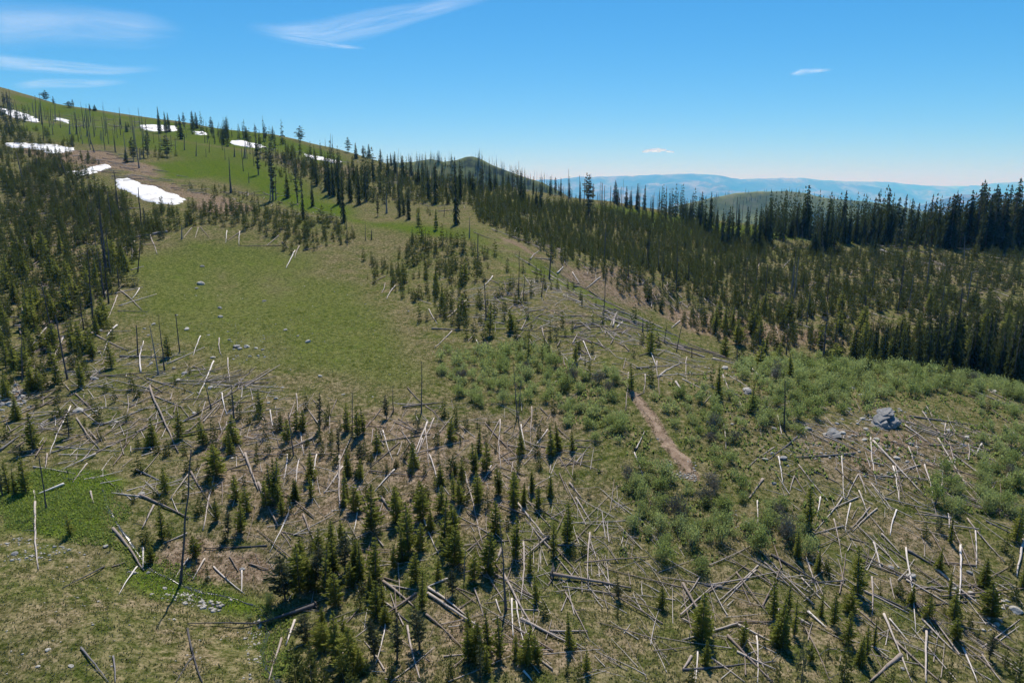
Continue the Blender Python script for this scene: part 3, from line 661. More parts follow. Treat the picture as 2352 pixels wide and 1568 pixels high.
# tall living trees: base x, base y, height, width; s spire, p open pine
TALL = rows("""H 1100,430,190,34s 1145,425,150,34s 1165,420,135,30s 1250,470,175,44s 1270,400,120,30p 1330,400,130,36s 1355,395,115,34s 1540,510,130,34s 1565,462,150,32s 1555,455,120,28s 1700,478,100,38s 1780,715,285,46p 1880,890,390,60p 1150,590,155,90p 1980,872,180,46s 2090,1022,265,34s 2155,930,180,30s 1020,600,160,46p 920,620,170,56p 870,630,90,30s 2070,485,110,60p 1880,466,92,20s 1830,482,115,30p 1460,450,140,34p 1760,440,70,30p 318,205,75,60p 480,252,46,60p 505,252,60,20p 370,232,60,22p 873,420,74,22s 885,388,40,16s 620,272,42,20s 655,275,46,34s 2270,852,305,40s 2300,860,245,40s 2245,820,200,40s 2335,915,330,40s 2325,790,180,40s 2180,790,180,40s 2160,740,150,36s 2075,820,120,30p 1215,395,60,30p 1965,650,90,36p 2010,610,90,30b 60,250,110,30p 30,240,100,30p 15,320,80,60p 120,340,70,40p 2040,740,130,36p 2050,910,280,30p
G 790,1057,475,52s 650,912,292,50s 600,887,232,46s 905,847,160,46s 890,835,150,30s 650,1092,150,46b 530,1068,132,46b 400,1002,255,36s 460,1022,225,36s 430,990,150,34s 15,1042,360,44s 1235,902,205,54s 1255,895,150,40s 1370,962,180,36s 820,885,285,36s 425,762,185,46s 530,782,135,46s 270,685,155,36s 1020,825,180,38s 970,832,200,34p 1700,1012,305,64p 1690,862,165,46p 1885,905,155,44s 1960,932,145,36s 2035,952,182,34s 2085,952,172,30s 2140,1030,185,20s 1435,832,112,22s 1470,832,105,30p 1570,852,132,18s 1640,852,100,20s 45,562,110,46p 100,602,112,36s 190,602,102,40s 150,610,100,40p 250,1000,170,30p 90,780,200,40s 60,900,260,40s 120,920,280,36s 170,900,250,36s 220,760,180,30s 320,720,150,30s 370,700,150,34s 480,720,140,30s 560,740,120,26s 640,740,110,24s 720,860,110,20s 780,640,60,20s 730,920,90,30s 1110,800,110,26s 1060,810,120,26s 1150,790,100,24s 1340,950,150,36s 1180,770,90,34p 1210,770,95,34p 1320,780,60,18s 1380,790,70,18s 1510,820,90,22s 1990,940,120,34s 1900,920,110,30s 1730,880,110,34p 340,640,80,20s 880,800,120,30s
I 125,585,250,56s 105,580,160,40s 150,620,190,36s 185,645,310,40s 270,722,250,50s 310,724,290,56s 340,690,210,46s 380,705,250,56s 490,745,300,60s 520,740,270,50s 545,690,230,50s 600,695,300,56s 570,690,250,50s 440,640,200,44s 680,640,110,56s 750,650,120,50s 900,765,190,70s 925,770,160,50s 980,752,340,56s 1010,748,300,56s 950,750,260,50s 1040,740,220,50s 780,640,230,40s 820,640,200,40s 860,640,160,46s 1100,700,290,46s 1140,700,220,46s 1190,690,270,50s 1240,695,200,50s 1290,700,330,60s 1340,690,250,50s 1390,680,290,56s 1430,690,270,50s 1465,672,300,100s 1505,680,330,56s 1550,660,280,56s 1600,660,250,50s 1650,650,250,46s 1690,640,290,50s 1670,642,200,46s 1745,690,250,56s 1790,700,330,56s 1820,725,240,50s 1755,722,120,36s 1800,730,110,36s 1865,725,130,36s 1870,700,350,60s 1920,700,300,56p 1960,700,340,60p 2010,710,350,66p 2050,725,340,70p 2090,740,330,70p 2130,740,300,70p 2170,730,390,60p 2200,735,340,80p 2250,740,390,80p 2290,740,360,80p 2320,740,420,70p 2345,745,350,80p 1320,792,180,38s 1300,760,130,40s 20,500,100,30s 50,540,150,34s 10,520,140,34s 230,640,200,40s 1615,650,110,46p 2105,1590,210,110p 2250,1620,260,80s""", 4)

# standing dead trunks: base x, base y, top x, top y, thickness; b branchy, k burnt
SNAGS = rows("""B 550,980,553,625,15k 355,975,352,790,14b 1210,1010,1180,600,15kb 1218,1035,1236,760,11k 1805,312,1820,20,12k 1218,165,1224,-130,12k 1250,200,1270,-30,11k 1375,182,1398,0,12k 2222,498,2240,380,10k 2305,560,2345,370,12k 2073,425,2076,320,16k 998,335,980,60,14k 75,1130,72,840,10k 1655,235,1655,180,14k
E 1770,1065,1725,400,30kb 1480,850,1490,650,10
D 1240,885,1320,-40,28k 320,365,265,0,16k
A 465,1042,380,600,19k 1092,1012,1032,675,16 1133,982,1092,600,16 1238,860,1210,595,13k 950,880,938,670,16 1612,1325,1590,1065,22k 1455,1248,1408,1055,16 648,710,590,40,20kb 748,520,700,60,16k 722,490,668,150,20kb 706,470,690,220,14k 822,420,806,280,18k 948,305,968,85,13k 358,740,285,380,15k 2022,1568,1985,1270,16k 1252,78,1250,-30,16b 575,700,540,430,14kb 150,1060,150,720,13k
C 700,615,708,270,17k 375,155,378,30,12k 402,168,406,42,14k 65,110,64,40,12k
G 580,1220,577,1075,9k 165,1165,162,1030,8k 38,1200,36,1000,8k 205,1160,207,1095,14k 880,1145,882,1000,14b 937,1340,940,1120,14k 1430,1430,1450,1170,18kb 1975,1440,1980,1230,10k 310,980,308,820,22b 955,830,952,680,9k 2200,940,2210,790,8k 2235,950,2240,790,8k 2280,960,2278,820,8k 2310,960,2320,830,8k 2330,970,2332,840,8k 1450,830,1448,710,8k 1850,880,1855,790,8k 1915,900,1920,810,9k 1780,870,1782,760,6k 1290,960,1290,840,7k 1760,880,1764,830,7k 705,1000,712,920,7k
H 1590,838,1575,590,22b 1350,585,1352,480,11b 795,560,785,440,13b 870,600,848,420,11 958,668,930,470,14b 1270,545,1268,430,10 600,450,592,225,12b 625,350,612,225,9 580,350,590,260,7 480,435,478,330,15b 525,435,527,330,13b 650,560,600,400,12 690,470,692,410,7 715,490,712,405,7 700,480,703,415,8 300,480,290,330,9k 365,440,355,340,8k 290,370,270,150,14kb 250,330,240,165,9k 270,345,268,230,16kb 380,350,378,210,8k 350,340,345,235,8k 75,330,60,120,14kb 55,280,40,130,8k 200,320,198,250,8k 830,370,820,250,8k 930,390,925,310,8k 1000,380,1005,320,7k 1430,490,1425,430,6k 1440,560,1443,480,6k 1715,770,1712,700,8 1420,590,1415,530,6k 1615,590,1612,510,16b 1680,600,1690,490,14b 1780,500,1785,400,9kb 1815,480,1815,390,8k 1650,400,1640,360,10b 1500,400,1505,350,8b 2240,500,2238,460,6k 2275,520,2278,430,7k 2285,515,2290,440,7k 1180,520,1175,440,8 1210,540,1205,450,8b 1860,890,1865,650,13b 1900,885,1895,660,13b 1000,540,1020,440,9 990,600,985,500,14b 965,610,960,530,12 2280,560,2290,500,8k 160,760,110,560,13k 430,720,350,540,9k 470,760,400,570,9k 260,680,250,600,14k 975,1080,950,800,14k 1000,1050,985,940,14k 770,1040,740,830,12k 1540,510,1541,470,6k
I 970,1490,1000,1150,24bb 1045,1460,1065,1220,12k 715,1460,730,1290,14k 528,1440,535,1270,10k 780,1180,783,1040,10k 1222,790,1225,720,14b 800,650,790,540,14b 970,790,965,620,10b 1940,810,1945,640,12b 830,690,822,560,9b 660,1020,655,900,7k 1700,730,1690,620,9b 1410,1430,1415,1270,12k 1800,1350,1803,1200,11k 1310,1370,1320,1200,9k""", 5)

# rocks: x, y, width
ROCKS = rows("""A 1395,268,30 1385,388,52 1355,418,25 1515,553,36 1290,700,46 1055,665,30 995,697,24 1020,742,22 1435,740,22 1520,615,40 1630,820,52 1650,835,36 1700,820,40 1765,830,26 1810,840,26 1465,895,36 1195,968,30 1270,1003,42 1225,1053,42 1450,1102,36 540,1262,78 650,1040,62 1335,1275,28 1965,705,28 2050,745,22 2120,785,38 1820,507,30 590,812,42 685,857,26 800,1335,28 1900,1175,34 1850,1205,26 660,1265,32 10,1165,48 40,1182,56 55,1138,46 92,1225,36 18,1218,46 65,1212,50 1215,603,22 1580,772,26 685,710,36 1040,935,28 1720,885,28 2205,1022,30 1945,1100,24
D 330,1340,42 260,1455,32 1200,1130,26 730,628,46 1255,967,36 1720,1120,32 975,265,42 1430,845,36 1600,22,26 100,680,42 1670,785,38 1590,995,30 1020,810,30 1135,915,32 1330,960,22 490,1450,40 1745,1262,24
B 165,232,16 460,282,20 10,855,28 2175,1160,18 1985,455,20 215,870,14
C 1240,532,38 1100,630,46 975,637,36 1030,612,60r 1055,625,50 860,605,62 695,802,54 450,342,74 290,185,56 635,600,36 1335,672,42 1250,676,36 1265,602,34 1570,706,44 1470,800,42 1955,657,34 1935,712,36 1835,612,32 840,242,60 630,976,36 1380,352,62 2130,342,52 1240,372,52 1405,722,32 1065,565,30 1495,465,28 345,568,30 630,235,46 620,770,30 570,810,40 1170,322,40 1300,365,50 1150,465,32 1460,690,30 2075,690,22 1690,815,24 1735,1112,34 725,855,24
F 1570,832,66 1865,917,48 1990,947,38 2295,1068,84 1435,772,42 1485,770,22 2160,1030,32 1975,805,42 1370,752,26 2110,1125,20 1520,1470,34 2170,1010,28""", 3)

# ------------------------------------------------------------------ tree models
def rot_z(a, v):
    c, s = math.cos(a), math.sin(a)
    return np.stack([v[..., 0] * c - v[..., 1] * s, v[..., 0] * s + v[..., 1] * c, v[..., 2]], -1)

def crown(rng, levels, per, kind, sprays=4, thin=0.0, z0=0.06, fat=1.0):
    """crown of a conifer of height 1 and radius 1 (scaled when placed): tiers of boughs, each a spine with needle sprays"""
    V, F = [], []
    def tri(a, b, c):
        i = len(V)
        V.extend([a, b, c])
        F.append((i, i + 1, i + 2))
    phase = rng.uniform(0, 6.28)
    lob = rng.uniform(0.55, 1.2, 8)
    for i in range(levels):
        t = (i + rng.uniform(-0.3, 0.3)) / levels
        t = min(max(t, 0), 0.985)
        z = z0 + (1 - z0) * t
        if kind == 's':
            R = (1 - t) ** 0.75 * (0.62 + 0.38 * min(1, t * 5)) * rng.uniform(0.72, 1.08)
        elif kind == 'p':
            R = (1 - t ** 2.2) ** 0.8 * (0.45 + 0.55 * min(1, t * 2.2)) * rng.uniform(0.5, 1.1)
        elif kind == 'f':
            R = (1 - t) ** 0.9 * (0.8 + 0.2 * min(1, t * 6)) * rng.uniform(0.8, 1.08)
        else:
            R = (1 - t) ** 0.7 * (0.62 + 0.38 * min(1, t * 4)) * rng.uniform(0.58, 1.15)
        R += 0.05
        for j in range(max(3, int(per * (0.6 + 0.5 * (1 - t))))):
            if rng.random() < thin:
                continue
            a = phase + i * 2.4 + j * 6.283 / per + rng.uniform(-0.5, 0.5)
            L = R * rng.uniform(0.65, 1.12) * lob[int(a / 6.283 * 8) % 8]
            droop = {'s': -0.10, 'f': -0.02, 'b': 0.05, 'p': 0.02}[kind] + rng.uniform(-0.03, 0.03)
            hz = 0.5 / levels
            d = np.array([math.cos(a), math.sin(a)])
            q = np.array([-d[1], d[0]])
            def pt(s, side, up):
                zz = z + droop * s * L * (1 if kind != 'b' else s) + up
                return (d[0] * s * L + q[0] * side, d[1] * s * L + q[1] * side, zz)
            for k in range(sprays):
                s0 = (k + rng.uniform(0.0, 0.5)) / sprays
                s1 = min(1.08, s0 + rng.uniform(0.38, 0.6))
                w = L * rng.uniform(0.20, 0.42) * fat * (1.15 - 0.6 * s0) + 0.03 * fat
                sg = 1 if k % 2 else -1
                up = rng.uniform(-0.8, 1.1) * hz
                tri(pt(s0, 0, -hz * 0.3), pt(s1, sg * w * rng.uniform(0.6, 1.1), up), pt(min(1.05, s0 + 0.2), sg * w * rng.uniform(0.7, 1.2), -up))
                tri(pt(s0, -sg * w * 0.25, hz * rng.uniform(0.2, 0.8)), pt(s1, 0, rng.uniform(-0.2, 0.8) * hz), pt((s0 + s1) / 2, sg * 0.1 * w, -hz * rng.uniform(0.4, 1.3)))
    for j in range(5):          # leader
        a = j * 1.2566
        tri((0.07 * math.cos(a), 0.07 * math.sin(a), 0.93), (0.07 * math.cos(a + 2), 0.07 * math.sin(a + 2), 0.945), (0, 0, 1.0))
    return np.array(V), np.array(F)

def pole(rad0, rad1, n=6, segs=1, h=1.0):
    V, F = [], []
    for i in range(segs + 1):
        rr = rad0 + (rad1 - rad0) * i / segs
        for k in range(n):
            a = 6.2832 * k / n
            V.append((rr * math.cos(a), rr * math.sin(a), h * i / segs))
    for i in range(segs):
        for k in range(n):
            a, b = i * n + k, i * n + (k + 1) % n
            F.append((a, b, b + n, a + n))
    V.append((0, 0, h))
    top = len(V) - 1
    for k in range(n):
        F.append((segs * n + k, segs * n + (k + 1) % n, top))
    return V, F

CROWN = {}
for kind, nv, lv, per, sp, th in (('b', 10, 23, 8, 6, 0.16), ('f', 8, 27, 9, 5, 0.05), ('s', 7, 32, 8, 4, 0.05), ('p', 6, 20, 7, 5, 0.30)):
    for i in range(nv):
        rng = np.random.default_rng(100 + i * 7 + ord(kind))
        V, F = crown(rng, lv, per, kind, sp, th, {'b': 0.07, 'f': 0.03, 's': 0.05, 'p': 0.16}[kind], 0.62 if kind in 'bf' else 0.8)
        CROWN[kind, i] = new_mesh("crown_" + kind, V, F, {'b': 'needles', 'f': 'needles', 's': 'needles_dark', 'p': 'needles_thin'}[kind])
LOW = {}
for kind, lv, per, sp in (('b', 12, 6, 2), ('f', 13, 6, 2), ('s', 16, 6, 2), ('p', 11, 6, 2)):
    LOW[kind] = [crown(np.random.default_rng(900 + i + ord(kind)), lv, per, kind, sp, 0.06 if kind != 'p' else 0.25, 0.04) for i in range(5)]
pV, pF = pole(0.018, 0.003, 6, 2)
TRUNK = new_mesh("trunk", pV, pF, 'bark', smooth=True)

BRANCH = []
for i in range(5):
    rng = np.random.default_rng(50 + i)
    V, F = [], []
    n = 5
    cx = np.cumsum([0] + [0.25] * 4)
    cz = np.cumsum([0] + list(rng.uniform(-0.02, 0.10, 4)))
    cy = np.cumsum([0] + list(rng.uniform(-0.06, 0.06, 4)))
    for j in range(5):
        rr = 0.03 * (1 - j / 4.6)
        for k in range(n):
            a = 6.2832 * k / n
            V.append((cx[j], cy[j] + rr * math.cos(a), cz[j] + rr * math.sin(a)))
    for j in range(4):
        for k in range(n):
            a, b = j * n + k, j * n + (k + 1) % n
            F.append((a, b, b + n, a + n))
    for j in (1, 2, 3):
        b0 = len(V)
        sg = rng.choice((-1, 1))
        V += [(cx[j], cy[j], cz[j] + 0.012), (cx[j] + 0.03, cy[j], cz[j] - 0.012), (cx[j] + 0.2, cy[j] + sg * 0.16, cz[j] + rng.uniform(-0.05, 0.08))]
        F.append((b0, b0 + 1, b0 + 2))
    BRANCH.append(new_mesh("branch", V, F, 'snag'))

THINGS = []          # (object, kind of thing, survey u, survey v, look words)

def height_from(u, v, vtop, base):
    zc = base[1] * CP - (base[2] - ZC) * SP
    yc = base[1] * SP + (base[2] - ZC) * CP
    k = (784.0 - vtop) / FU
    return (k * zc - yc) / (CP + k * SP), zc

def tree_root(name, loc, cat, group, crown_me, h, rad, rz, tilt, trunk_w=1.0):
    root = link(name, None, loc=loc)
    root.empty_display_size = 0.3
    root.rotation_euler = (tilt[0], tilt[1], rz)
    root['category'] = cat
    root['group'] = group
    tr = link("trunk", TRUNK, root)
    tw = h * trunk_w * 1.15
    tr.scale = (tw, tw, h * 0.99)
    cr = link("crown", crown_me, root)
    cr.scale = (rad, rad, h)
    return root

# gather every young conifer: traced ones first, then the scattered stands
young = []
for sh, (x, y, hp, w), fl in YOUNG:
    u, v = suv(sh, x, y)
    young.append((u, v, hp / 2.45 * KV, w / 2.45 * KV, fl or 'm', 1))
P_ = cast([a[0] for a in young], [min(a[1], 1900) for a in young])
ylist = []
for (u, v, hp, w, fl, tr_), p in zip(young, P_):
    if np.isnan(p[0]):
        continue
    h, zc = height_from(u, v, v - hp, p)
    ylist.append([p[0], p[1], h, w / 2 / FU * zc * 1.62, {'b': 'b', 'f': 'f', 'm': 'b'}[fl] if random.random() > 0.1 else 'p', u, v, h / zc * FU])

def stand(outline, spacing, h0, h1, rad, mixf, seed, clump=0.0, dens_seed=0):
    """jittered stand of trees inside an outline on the ground"""
    rng = np.random.default_rng(seed)
    poly = plot(outline)
    x0, y0 = poly.min(0)
    x1, y1 = poly.max(0)
    X, Y = np.meshgrid(np.arange(x0, x1, spacing), np.arange(y0, y1, spacing))
    X = (X + rng.uniform(-0.5, 0.5, X.shape) * spacing * 1.3).ravel()
    Y = (Y + rng.uniform(-0.5, 0.5, Y.shape) * spacing * 1.3).ravel()
    d = in_poly(X, Y, poly)
    nz = vnoise(X, Y, 15, seed + 3) * 0.55 + vnoise(X, Y, 6, seed + 5) * 0.45 - (0.06 if h1 > 6 else 0)
    ok = (d > rng.uniform(-2, 2, X.shape)) & (nz > clump)
    out = []
    for a, b in zip(X[ok], Y[ok]):
        h = rng.uniform(h0, h1) * (0.46 + 0.6 * rng.random() ** 1.3)
        k = 'f' if rng.random() < mixf else ('p' if rng.random() < 0.08 else 'b')
        out.append((a, b, h, h * rad * 2.0 * rng.uniform(0.8, 1.25) * (0.8 if k == 'f' else 1), k))
    return out

def off_track(a, b):
    m_ = 1e9
    for i in range(len(tr) - 1):
        e = tr[i + 1] - tr[i]
        q = min(1, max(0, ((a - tr[i][0]) * e[0] + (b - tr[i][1]) * e[1]) / (e @ e)))
        m_ = min(m_, math.hypot(a - tr[i][0] - q * e[0], b - tr[i][1] - q * e[1]))
    return m_

STANDS = [("0,395 130,372 240,420 290,475 420,490 440,520 330,560 290,620 240,700 150,760 0,790", 2.2, 4.2, 6.8, 0.14, 0.25, 1, 0.25),
          ("0,790 150,760 240,700 250,760 170,880 80,960 0,1000", 3.2, 3.4, 5.6, 0.16, 0.2, 2, 0.25),
          ("420,472 560,482 780,512 805,545 700,560 560,530 440,515", 3.0, 3.2, 6.2, 0.16, 0.2, 3, 0.15),
          ("600,540 700,540 840,545 830,556 680,580 640,560", 3.2, 2.5, 4.6, 0.16, 0.2, 4, 0.3),
          ("925,545 1090,560 1115,620 1060,690 960,690 900,650", 2.8, 3.6, 6.4, 0.14, 0.35, 5, 0.3),
          ("835,590 920,620 960,690 1110,700 1120,760 1060,765 990,720 850,640", 2.6, 2.4, 5.4, 0.15, 0.3, 6, 0.30),
          ("1110,560 1210,610 1500,770 1540,810 1300,850 1110,770", 3.7, 2.2, 4.8, 0.14, 0.4, 7, 0.45),
          ("1080,470 1300,470 1450,490 1600,520 1750,560 1750,640 1560,650 1400,600 1260,560 1120,520", 2.35, 4.2, 6.8, 0.145, 0.3, 8, 0.14),
          ("1130,530 1250,560 1400,600 1560,650 1700,700 1580,740 1450,690 1280,610", 3.2, 4.0, 6.8, 0.14, 0.35, 9, 0.30),
          ("1750,560 2100,590 2352,580 2352,660 2000,660 1750,650", 2.7, 3.8, 6.6, 0.15, 0.3, 10, 0.24),
          ("1560,650 1750,640 2000,660 2352,660 2352,760 2000,760 1700,720", 2.3, 4.0, 7.4, 0.145, 0.35, 11, 0.26),
          ("1560,740 1700,720 2000,760 2352,760 2352,860 2200,850 1950,810 1700,800", 2.3, 4.2, 7.8, 0.14, 0.5, 12, 0.18),
          ("0,340 180,350 240,380 120,376 0,392", 3.4, 3.0, 5.0, 0.17, 0.2, 13, 0.25),
          ("0,290 100,300 180,320 180,342 0,330", 4.0, 3.6, 6.5, 0.18, 0.2, 14, 0.35),
          ("620,345 760,370 1000,410 1200,440 1250,470 1180,490 1050,470 900,470 760,440 680,400", 3.4, 3.6, 7.0, 0.14, 0.4, 15, 0.28),
          ("560,345 700,370 800,430 1000,480 1000,500 900,478 800,450 660,420", 5.0, 3.0, 5.5, 0.15, 0.4, 16, 0.35),
          ("280,340 400,350 420,372 300,372", 5.5, 3.0, 6.0, 0.17, 0.3, 17, 0.5),
          ("430,425 520,430 600,455 620,480 500,470", 4.0, 2.0, 4.0, 0.17, 0.3, 18, 0.4),
          ("250,860 420,870 620,900 700,1000 500,1100 200,1050 150,950", 6.0, 1.8, 4.2, 0.16, 0.3, 19, 0.45),
          ("640,960 1200,960 1300,1100 1250,1350 1000,1500 680,1400 480,1250 420,1080", 3.2, 1.5, 4.8, 0.16, 0.4, 20, 0.43),
          ("1700,1300 2352,1200 2352,1568 1700,1568", 3.9, 1.5, 5.0, 0.16, 0.4, 21, 0.48),
          ("1000,1350 1500,1350 1700,1480 1700,1568 1000,1568", 3.1, 1.5, 5.0, 0.16, 0.4, 25, 0.44),
          ("600,1330 760,1300 900,1400 900,1568 700,1568 620,1480", 3.6, 2.2, 4.6, 0.2, 0.2, 22, 0.35),
          ("1640,815 1760,800 1900,812 2050,840 2250,862 2350,885 2352,930 2100,880 1900,860 1740,850", 5.5, 3.2, 6.0, 0.17, 0.2, 24, 0.42),
          ("1840,560 2352,552 2352,600 1900,590", 4.5, 3.0, 5.5, 0.15, 0.3, 23, 0.40)]
for s in STANDS:
    for a, b, h, rad, k in stand(s[0], *s[1:]):
        z = float(ground(a, b))
        u, v, zc = survey([a, b, z])
        if v > 1640 or u < -40 or u > 2390:
            continue
        if off_track(a, b) < 1.8:
            continue
        ylist.append([a, b, h, rad, k, float(u), float(v), h / float(zc) * FU])
ylist.sort(key=lambda q: -(q[7] if q[6] < 1560 else 0))
GRP_Y = "young conifers across the burnt slope"
for i, (x, y, h, rad, k, u, v, hp) in enumerate(ylist[:300]):
    rng = np.random.default_rng(i)
    z = float(ground(x, y)) - 0.05
    nv = {'b': 10, 'f': 8, 'p': 6, 's': 7}[k]
    tint = 'fir' if k == 'f' else 'pine'
    t_ = (rng.normal(0, 0.05), rng.normal(0, 0.05))
    o = tree_root("young_" + tint, (x, y, z), "young " + tint, GRP_Y, CROWN[k, int(rng.integers(nv))], h, rad, rng.uniform(0, 6.28), t_)
    look = ("short" if h < 2.6 else "tall" if h > 5 else "mid-height") + " " + ("slim" if rad / h < 0.125 else "bushy" if rad / h > 0.19 else "green") + " young " + tint
    THINGS.append((o, 'young', u, v, look))

def merge_trees(name, items, label, cat, seed):
    """far trees joined into one mass"""
    rng = np.random.default_rng(seed)
    Vs, Fs, Ms = [], [], []
    off = 0
    tv, tf = pole(0.014, 0.004, 3, 1)
    tv = np.array(tv)
    tf3 = np.array([(a, b, c) for q in tf if len(q) == 4 for a, b, c in ((q[0], q[1], q[2]), (q[0], q[2], q[3]))])
    xs = np.array([q[0] for q in items])
    ys = np.array([q[1] for q in items])
    zs = ground(xs, ys)
    for (x, y, h, rad, k), z in zip(items, zs):
        V, F = LOW[k][int(rng.integers(5))]
        W = rot_z(rng.uniform(0, 6.28), V) * np.array([rad * 1.1, rad * 1.1, h]) + np.array([x, y, z - 0.05])
        Vs.append(W)
        Fs.append(F + off)
        Ms.append(np.full(len(F), {'b': 0, 'f': 0, 's': 1, 'p': 2}[k]))
        off += len(V)
        W = tv * np.array([h, h, h * 0.5]) + np.array([x, y, z - 0.05])
        Vs.append(W)
        Fs.append(tf3 + off)
        Ms.append(np.full(len(tf3), 3))
        off += len(tv)
    me = new_mesh(name, np.vstack(Vs), np.vstack(Fs), ['needles_shaded', 'needles_dark', 'needles_thin', 'bark'], np.concatenate(Ms))
    return stuff(name, me, label, cat)
print("young", len(ylist))
merge_trees("young_forest", [q[:5] for q in ylist[300:]], "dense stands of olive green young pines regrowing on the hillside", "young forest", 5)

# tall living trees
tall = []
for sh, (x, y, hp, w), fl in TALL:
    u, v = suv(sh, x, y)
    p = cast(u, v)[0]
    if np.isnan(p[0]):
        for dv in (4, 8, 14, 22):
            p = cast(u, v + dv)[0]
            if not np.isnan(p[0]):
                break
    if np.isnan(p[0]):
        continue
    h, zc = height_from(u, v, v - hp / 2.45 * KV, p)
    tall.append([p[0], p[1], h, w / 2 / 2.45 * KV / FU * zc, {'s': 's', 'p': 'p', 'b': 'b'}[fl[-1]], u, v, 1])
TALLSTANDS = [("0,245 60,258 70,330 0,345", 9, 8, 15, 0.11, 41, 0.4),
              ("380,274 540,300 660,325 640,350 500,335 400,300", 11, 9, 18, 0.08, 42, 0.5),
              ("560,325 700,350 820,380 740,410 620,380", 10, 9, 17, 0.08, 43, 0.45),
              ("230,300 330,310 420,345 330,360 240,340", 13, 6, 12, 0.11, 44, 0.55),
              ("1480,478 1600,502 1750,522 1800,540 1650,530 1500,500", 5.0, 11, 21, 0.06, 45, 0.3),
              ("700,385 860,410 1000,440 1100,470 1000,490 860,470 760,440", 11, 13, 22, 0.075, 31, 0.42),
              ("850,372 1000,405 1200,432 1250,455 1100,450 950,430 850,400", 11, 12, 20, 0.075, 32, 0.4),
              ("1750,520 1950,535 2352,530 2352,552 2000,560 1750,550", 3.9, 15, 25, 0.065, 33, 0.2),
              ("1900,545 2352,535 2352,585 2200,578 1950,560", 4.3, 15, 26, 0.07, 34, 0.2),
              ("1600,520 1700,530 1760,560 1700,570 1600,540", 9, 13, 20, 0.08, 35, 0.4)]
for s in TALLSTANDS:
    for a, b, h, rad, k in stand(s[0], s[1], s[2], s[3], s[4], 0.7, s[5], s[6]):
        u, v, zc = survey([a, b, float(ground(a, b))])
        tall.append([a, b, h, rad, 's' if k == 'f' else random.choice('sp'), float(u), float(v), 0])
# the dark stand of big firs standing in the draw behind the near crest
rng = np.random.default_rng(77)
for i in range(190):
    u = rng.uniform(1900, 2440)
    D = rng.uniform(134, 178)
    p = at(u, 800, D)
    z = float(ground(p[0], p[1]))
    uu, vv, zc = survey([p[0], p[1], z])
    top = 735 + (1 - min(1, (u - 1900) / 260)) * 50 + rng.uniform(-22, 48)
    h, _ = height_from(u, vv, top, np.array([p[0], p[1], z]))
    h = max(h, 5)
    tall.append([p[0], p[1], h, rng.uniform(0.8, 1.5) * (0.6 + h / 22), 's', float(uu), float(vv), 0])
for x, y, h, rad in ((0, 0, 0, 0),):
    pass
print("tall", len(tall))
tall = [q for q in tall if -60 < q[5] < 2450]
tall.sort(key=lambda q: (-q[7], -q[2] / q[1]))
GRP_T = "tall old firs and pines"
for i, (x, y, h, rad, k, u, v, tr_) in enumerate(tall[:300]):
    rng = np.random.default_rng(500 + i)
    z = float(ground(x, y)) - 0.1
    nv = {'s': 7, 'p': 6, 'b': 10}[k]
    nm = 'fir' if k == 's' else 'pine'
    o = tree_root("tall_" + nm, (x, y, z), "tall " + nm, GRP_T, CROWN[k, int(rng.integers(nv))], h, rad * 1.35, rng.uniform(0, 6.28), (rng.uniform(-0.02, 0.02), rng.uniform(-0.02, 0.02)), 0.8)
    look = {'s': 'dark spire-shaped fir', 'p': 'open-crowned grey green pine', 'b': 'rounded green pine'}[k]
    look = ("towering " if h > 21 else "small " if h < 9 else "") + look
    THINGS.append((o, 'tall', u, v, look))
rest = [q[:5] for q in tall[300:]]
rng = np.random.default_rng(91)
# far fringe of trees along the knoll ridge and the grassy hill
if rest:
    merge_trees("tall_forest", rest, "dark mass of old firs crowded behind the nearer trees", "forest", 6)

def fringe(name, crest, D, n, h0, h1, spread, label, seed, burnt=0.6):
    rng = np.random.default_rng(seed)
    a = np.array([[float(q) for q in t.split(',')] for t in crest.split()])
    Vs, Fs, Ms = [], [], []
    off = 0
    dg = bpy.context.evaluated_depsgraph_get()
    for i in range(n):
        u = rng.uniform(a[0, 0], a[-1, 0])
        v = np.interp(u, a[:, 0], a[:, 1])
        d = D - rng.uniform(0, 1) ** 1.5 * spread
        p = at(u, v, D)
        x, y = p[0] * d / D, p[1] * d / D
        hit, loc, _, _, ob, _ = sc.ray_cast(dg, Vector((x, y, 900)), Vector((0, 0, -1)))
        if not hit:
            continue
        z = loc.z
        h = rng.uniform(h0, h1)
        if rng.random() < burnt:
            W, F = np.array(pole(0.02, 0.006, 3, 1)[0]), None
            tf = [(0, 1, 4), (0, 4, 3), (1, 2, 5), (1, 5, 4), (2, 0, 3), (2, 3, 5)]
            W = W * np.array([h, h, h]) + np.array([x, y, z - 0.5])
            F = np.array(tf)
            Ms.append(np.full(len(F), 1))
        else:
            V, F = LOW['s'][int(rng.integers(5))]
            W = V * np.array([h * 0.13, h * 0.13, h]) + np.array([x, y, z - 0.5])
            Ms.append(np.full(len(F), 0))
        Vs.append(W)
        Fs.append(F + off)
        off += len(W)
    me = new_mesh(name, np.vstack(Vs), np.vstack(Fs), ['needles_dark', 'snag_burnt'], np.concatenate(Ms))
    stuff(name, me, label, "forest")
bpy.context.view_layer.update()
fringe("knoll_forest", "860,377 950,371 990,364 1045,368", 1250, 420, 12, 20, 200, "dark thin treeline along the low ridge in front of the pointed knoll", 41, 0.45)
fringe("burnt_forest", "1090,360 1130,378 1160,390 1200,404 1250,420 1300,446 1350,480", 1250, 700, 12, 21, 230, "burnt bare trunks covering the shoulder of the pointed knoll", 42, 0.8)
fringe("hilltop_forest", "1560,470 1640,450 1690,446 1800,444 1890,451 1990,459 2060,470", 2500, 520, 12, 20, 620, "scattered dark trees on the flank of the grassy hill beyond", 43, 0.1)

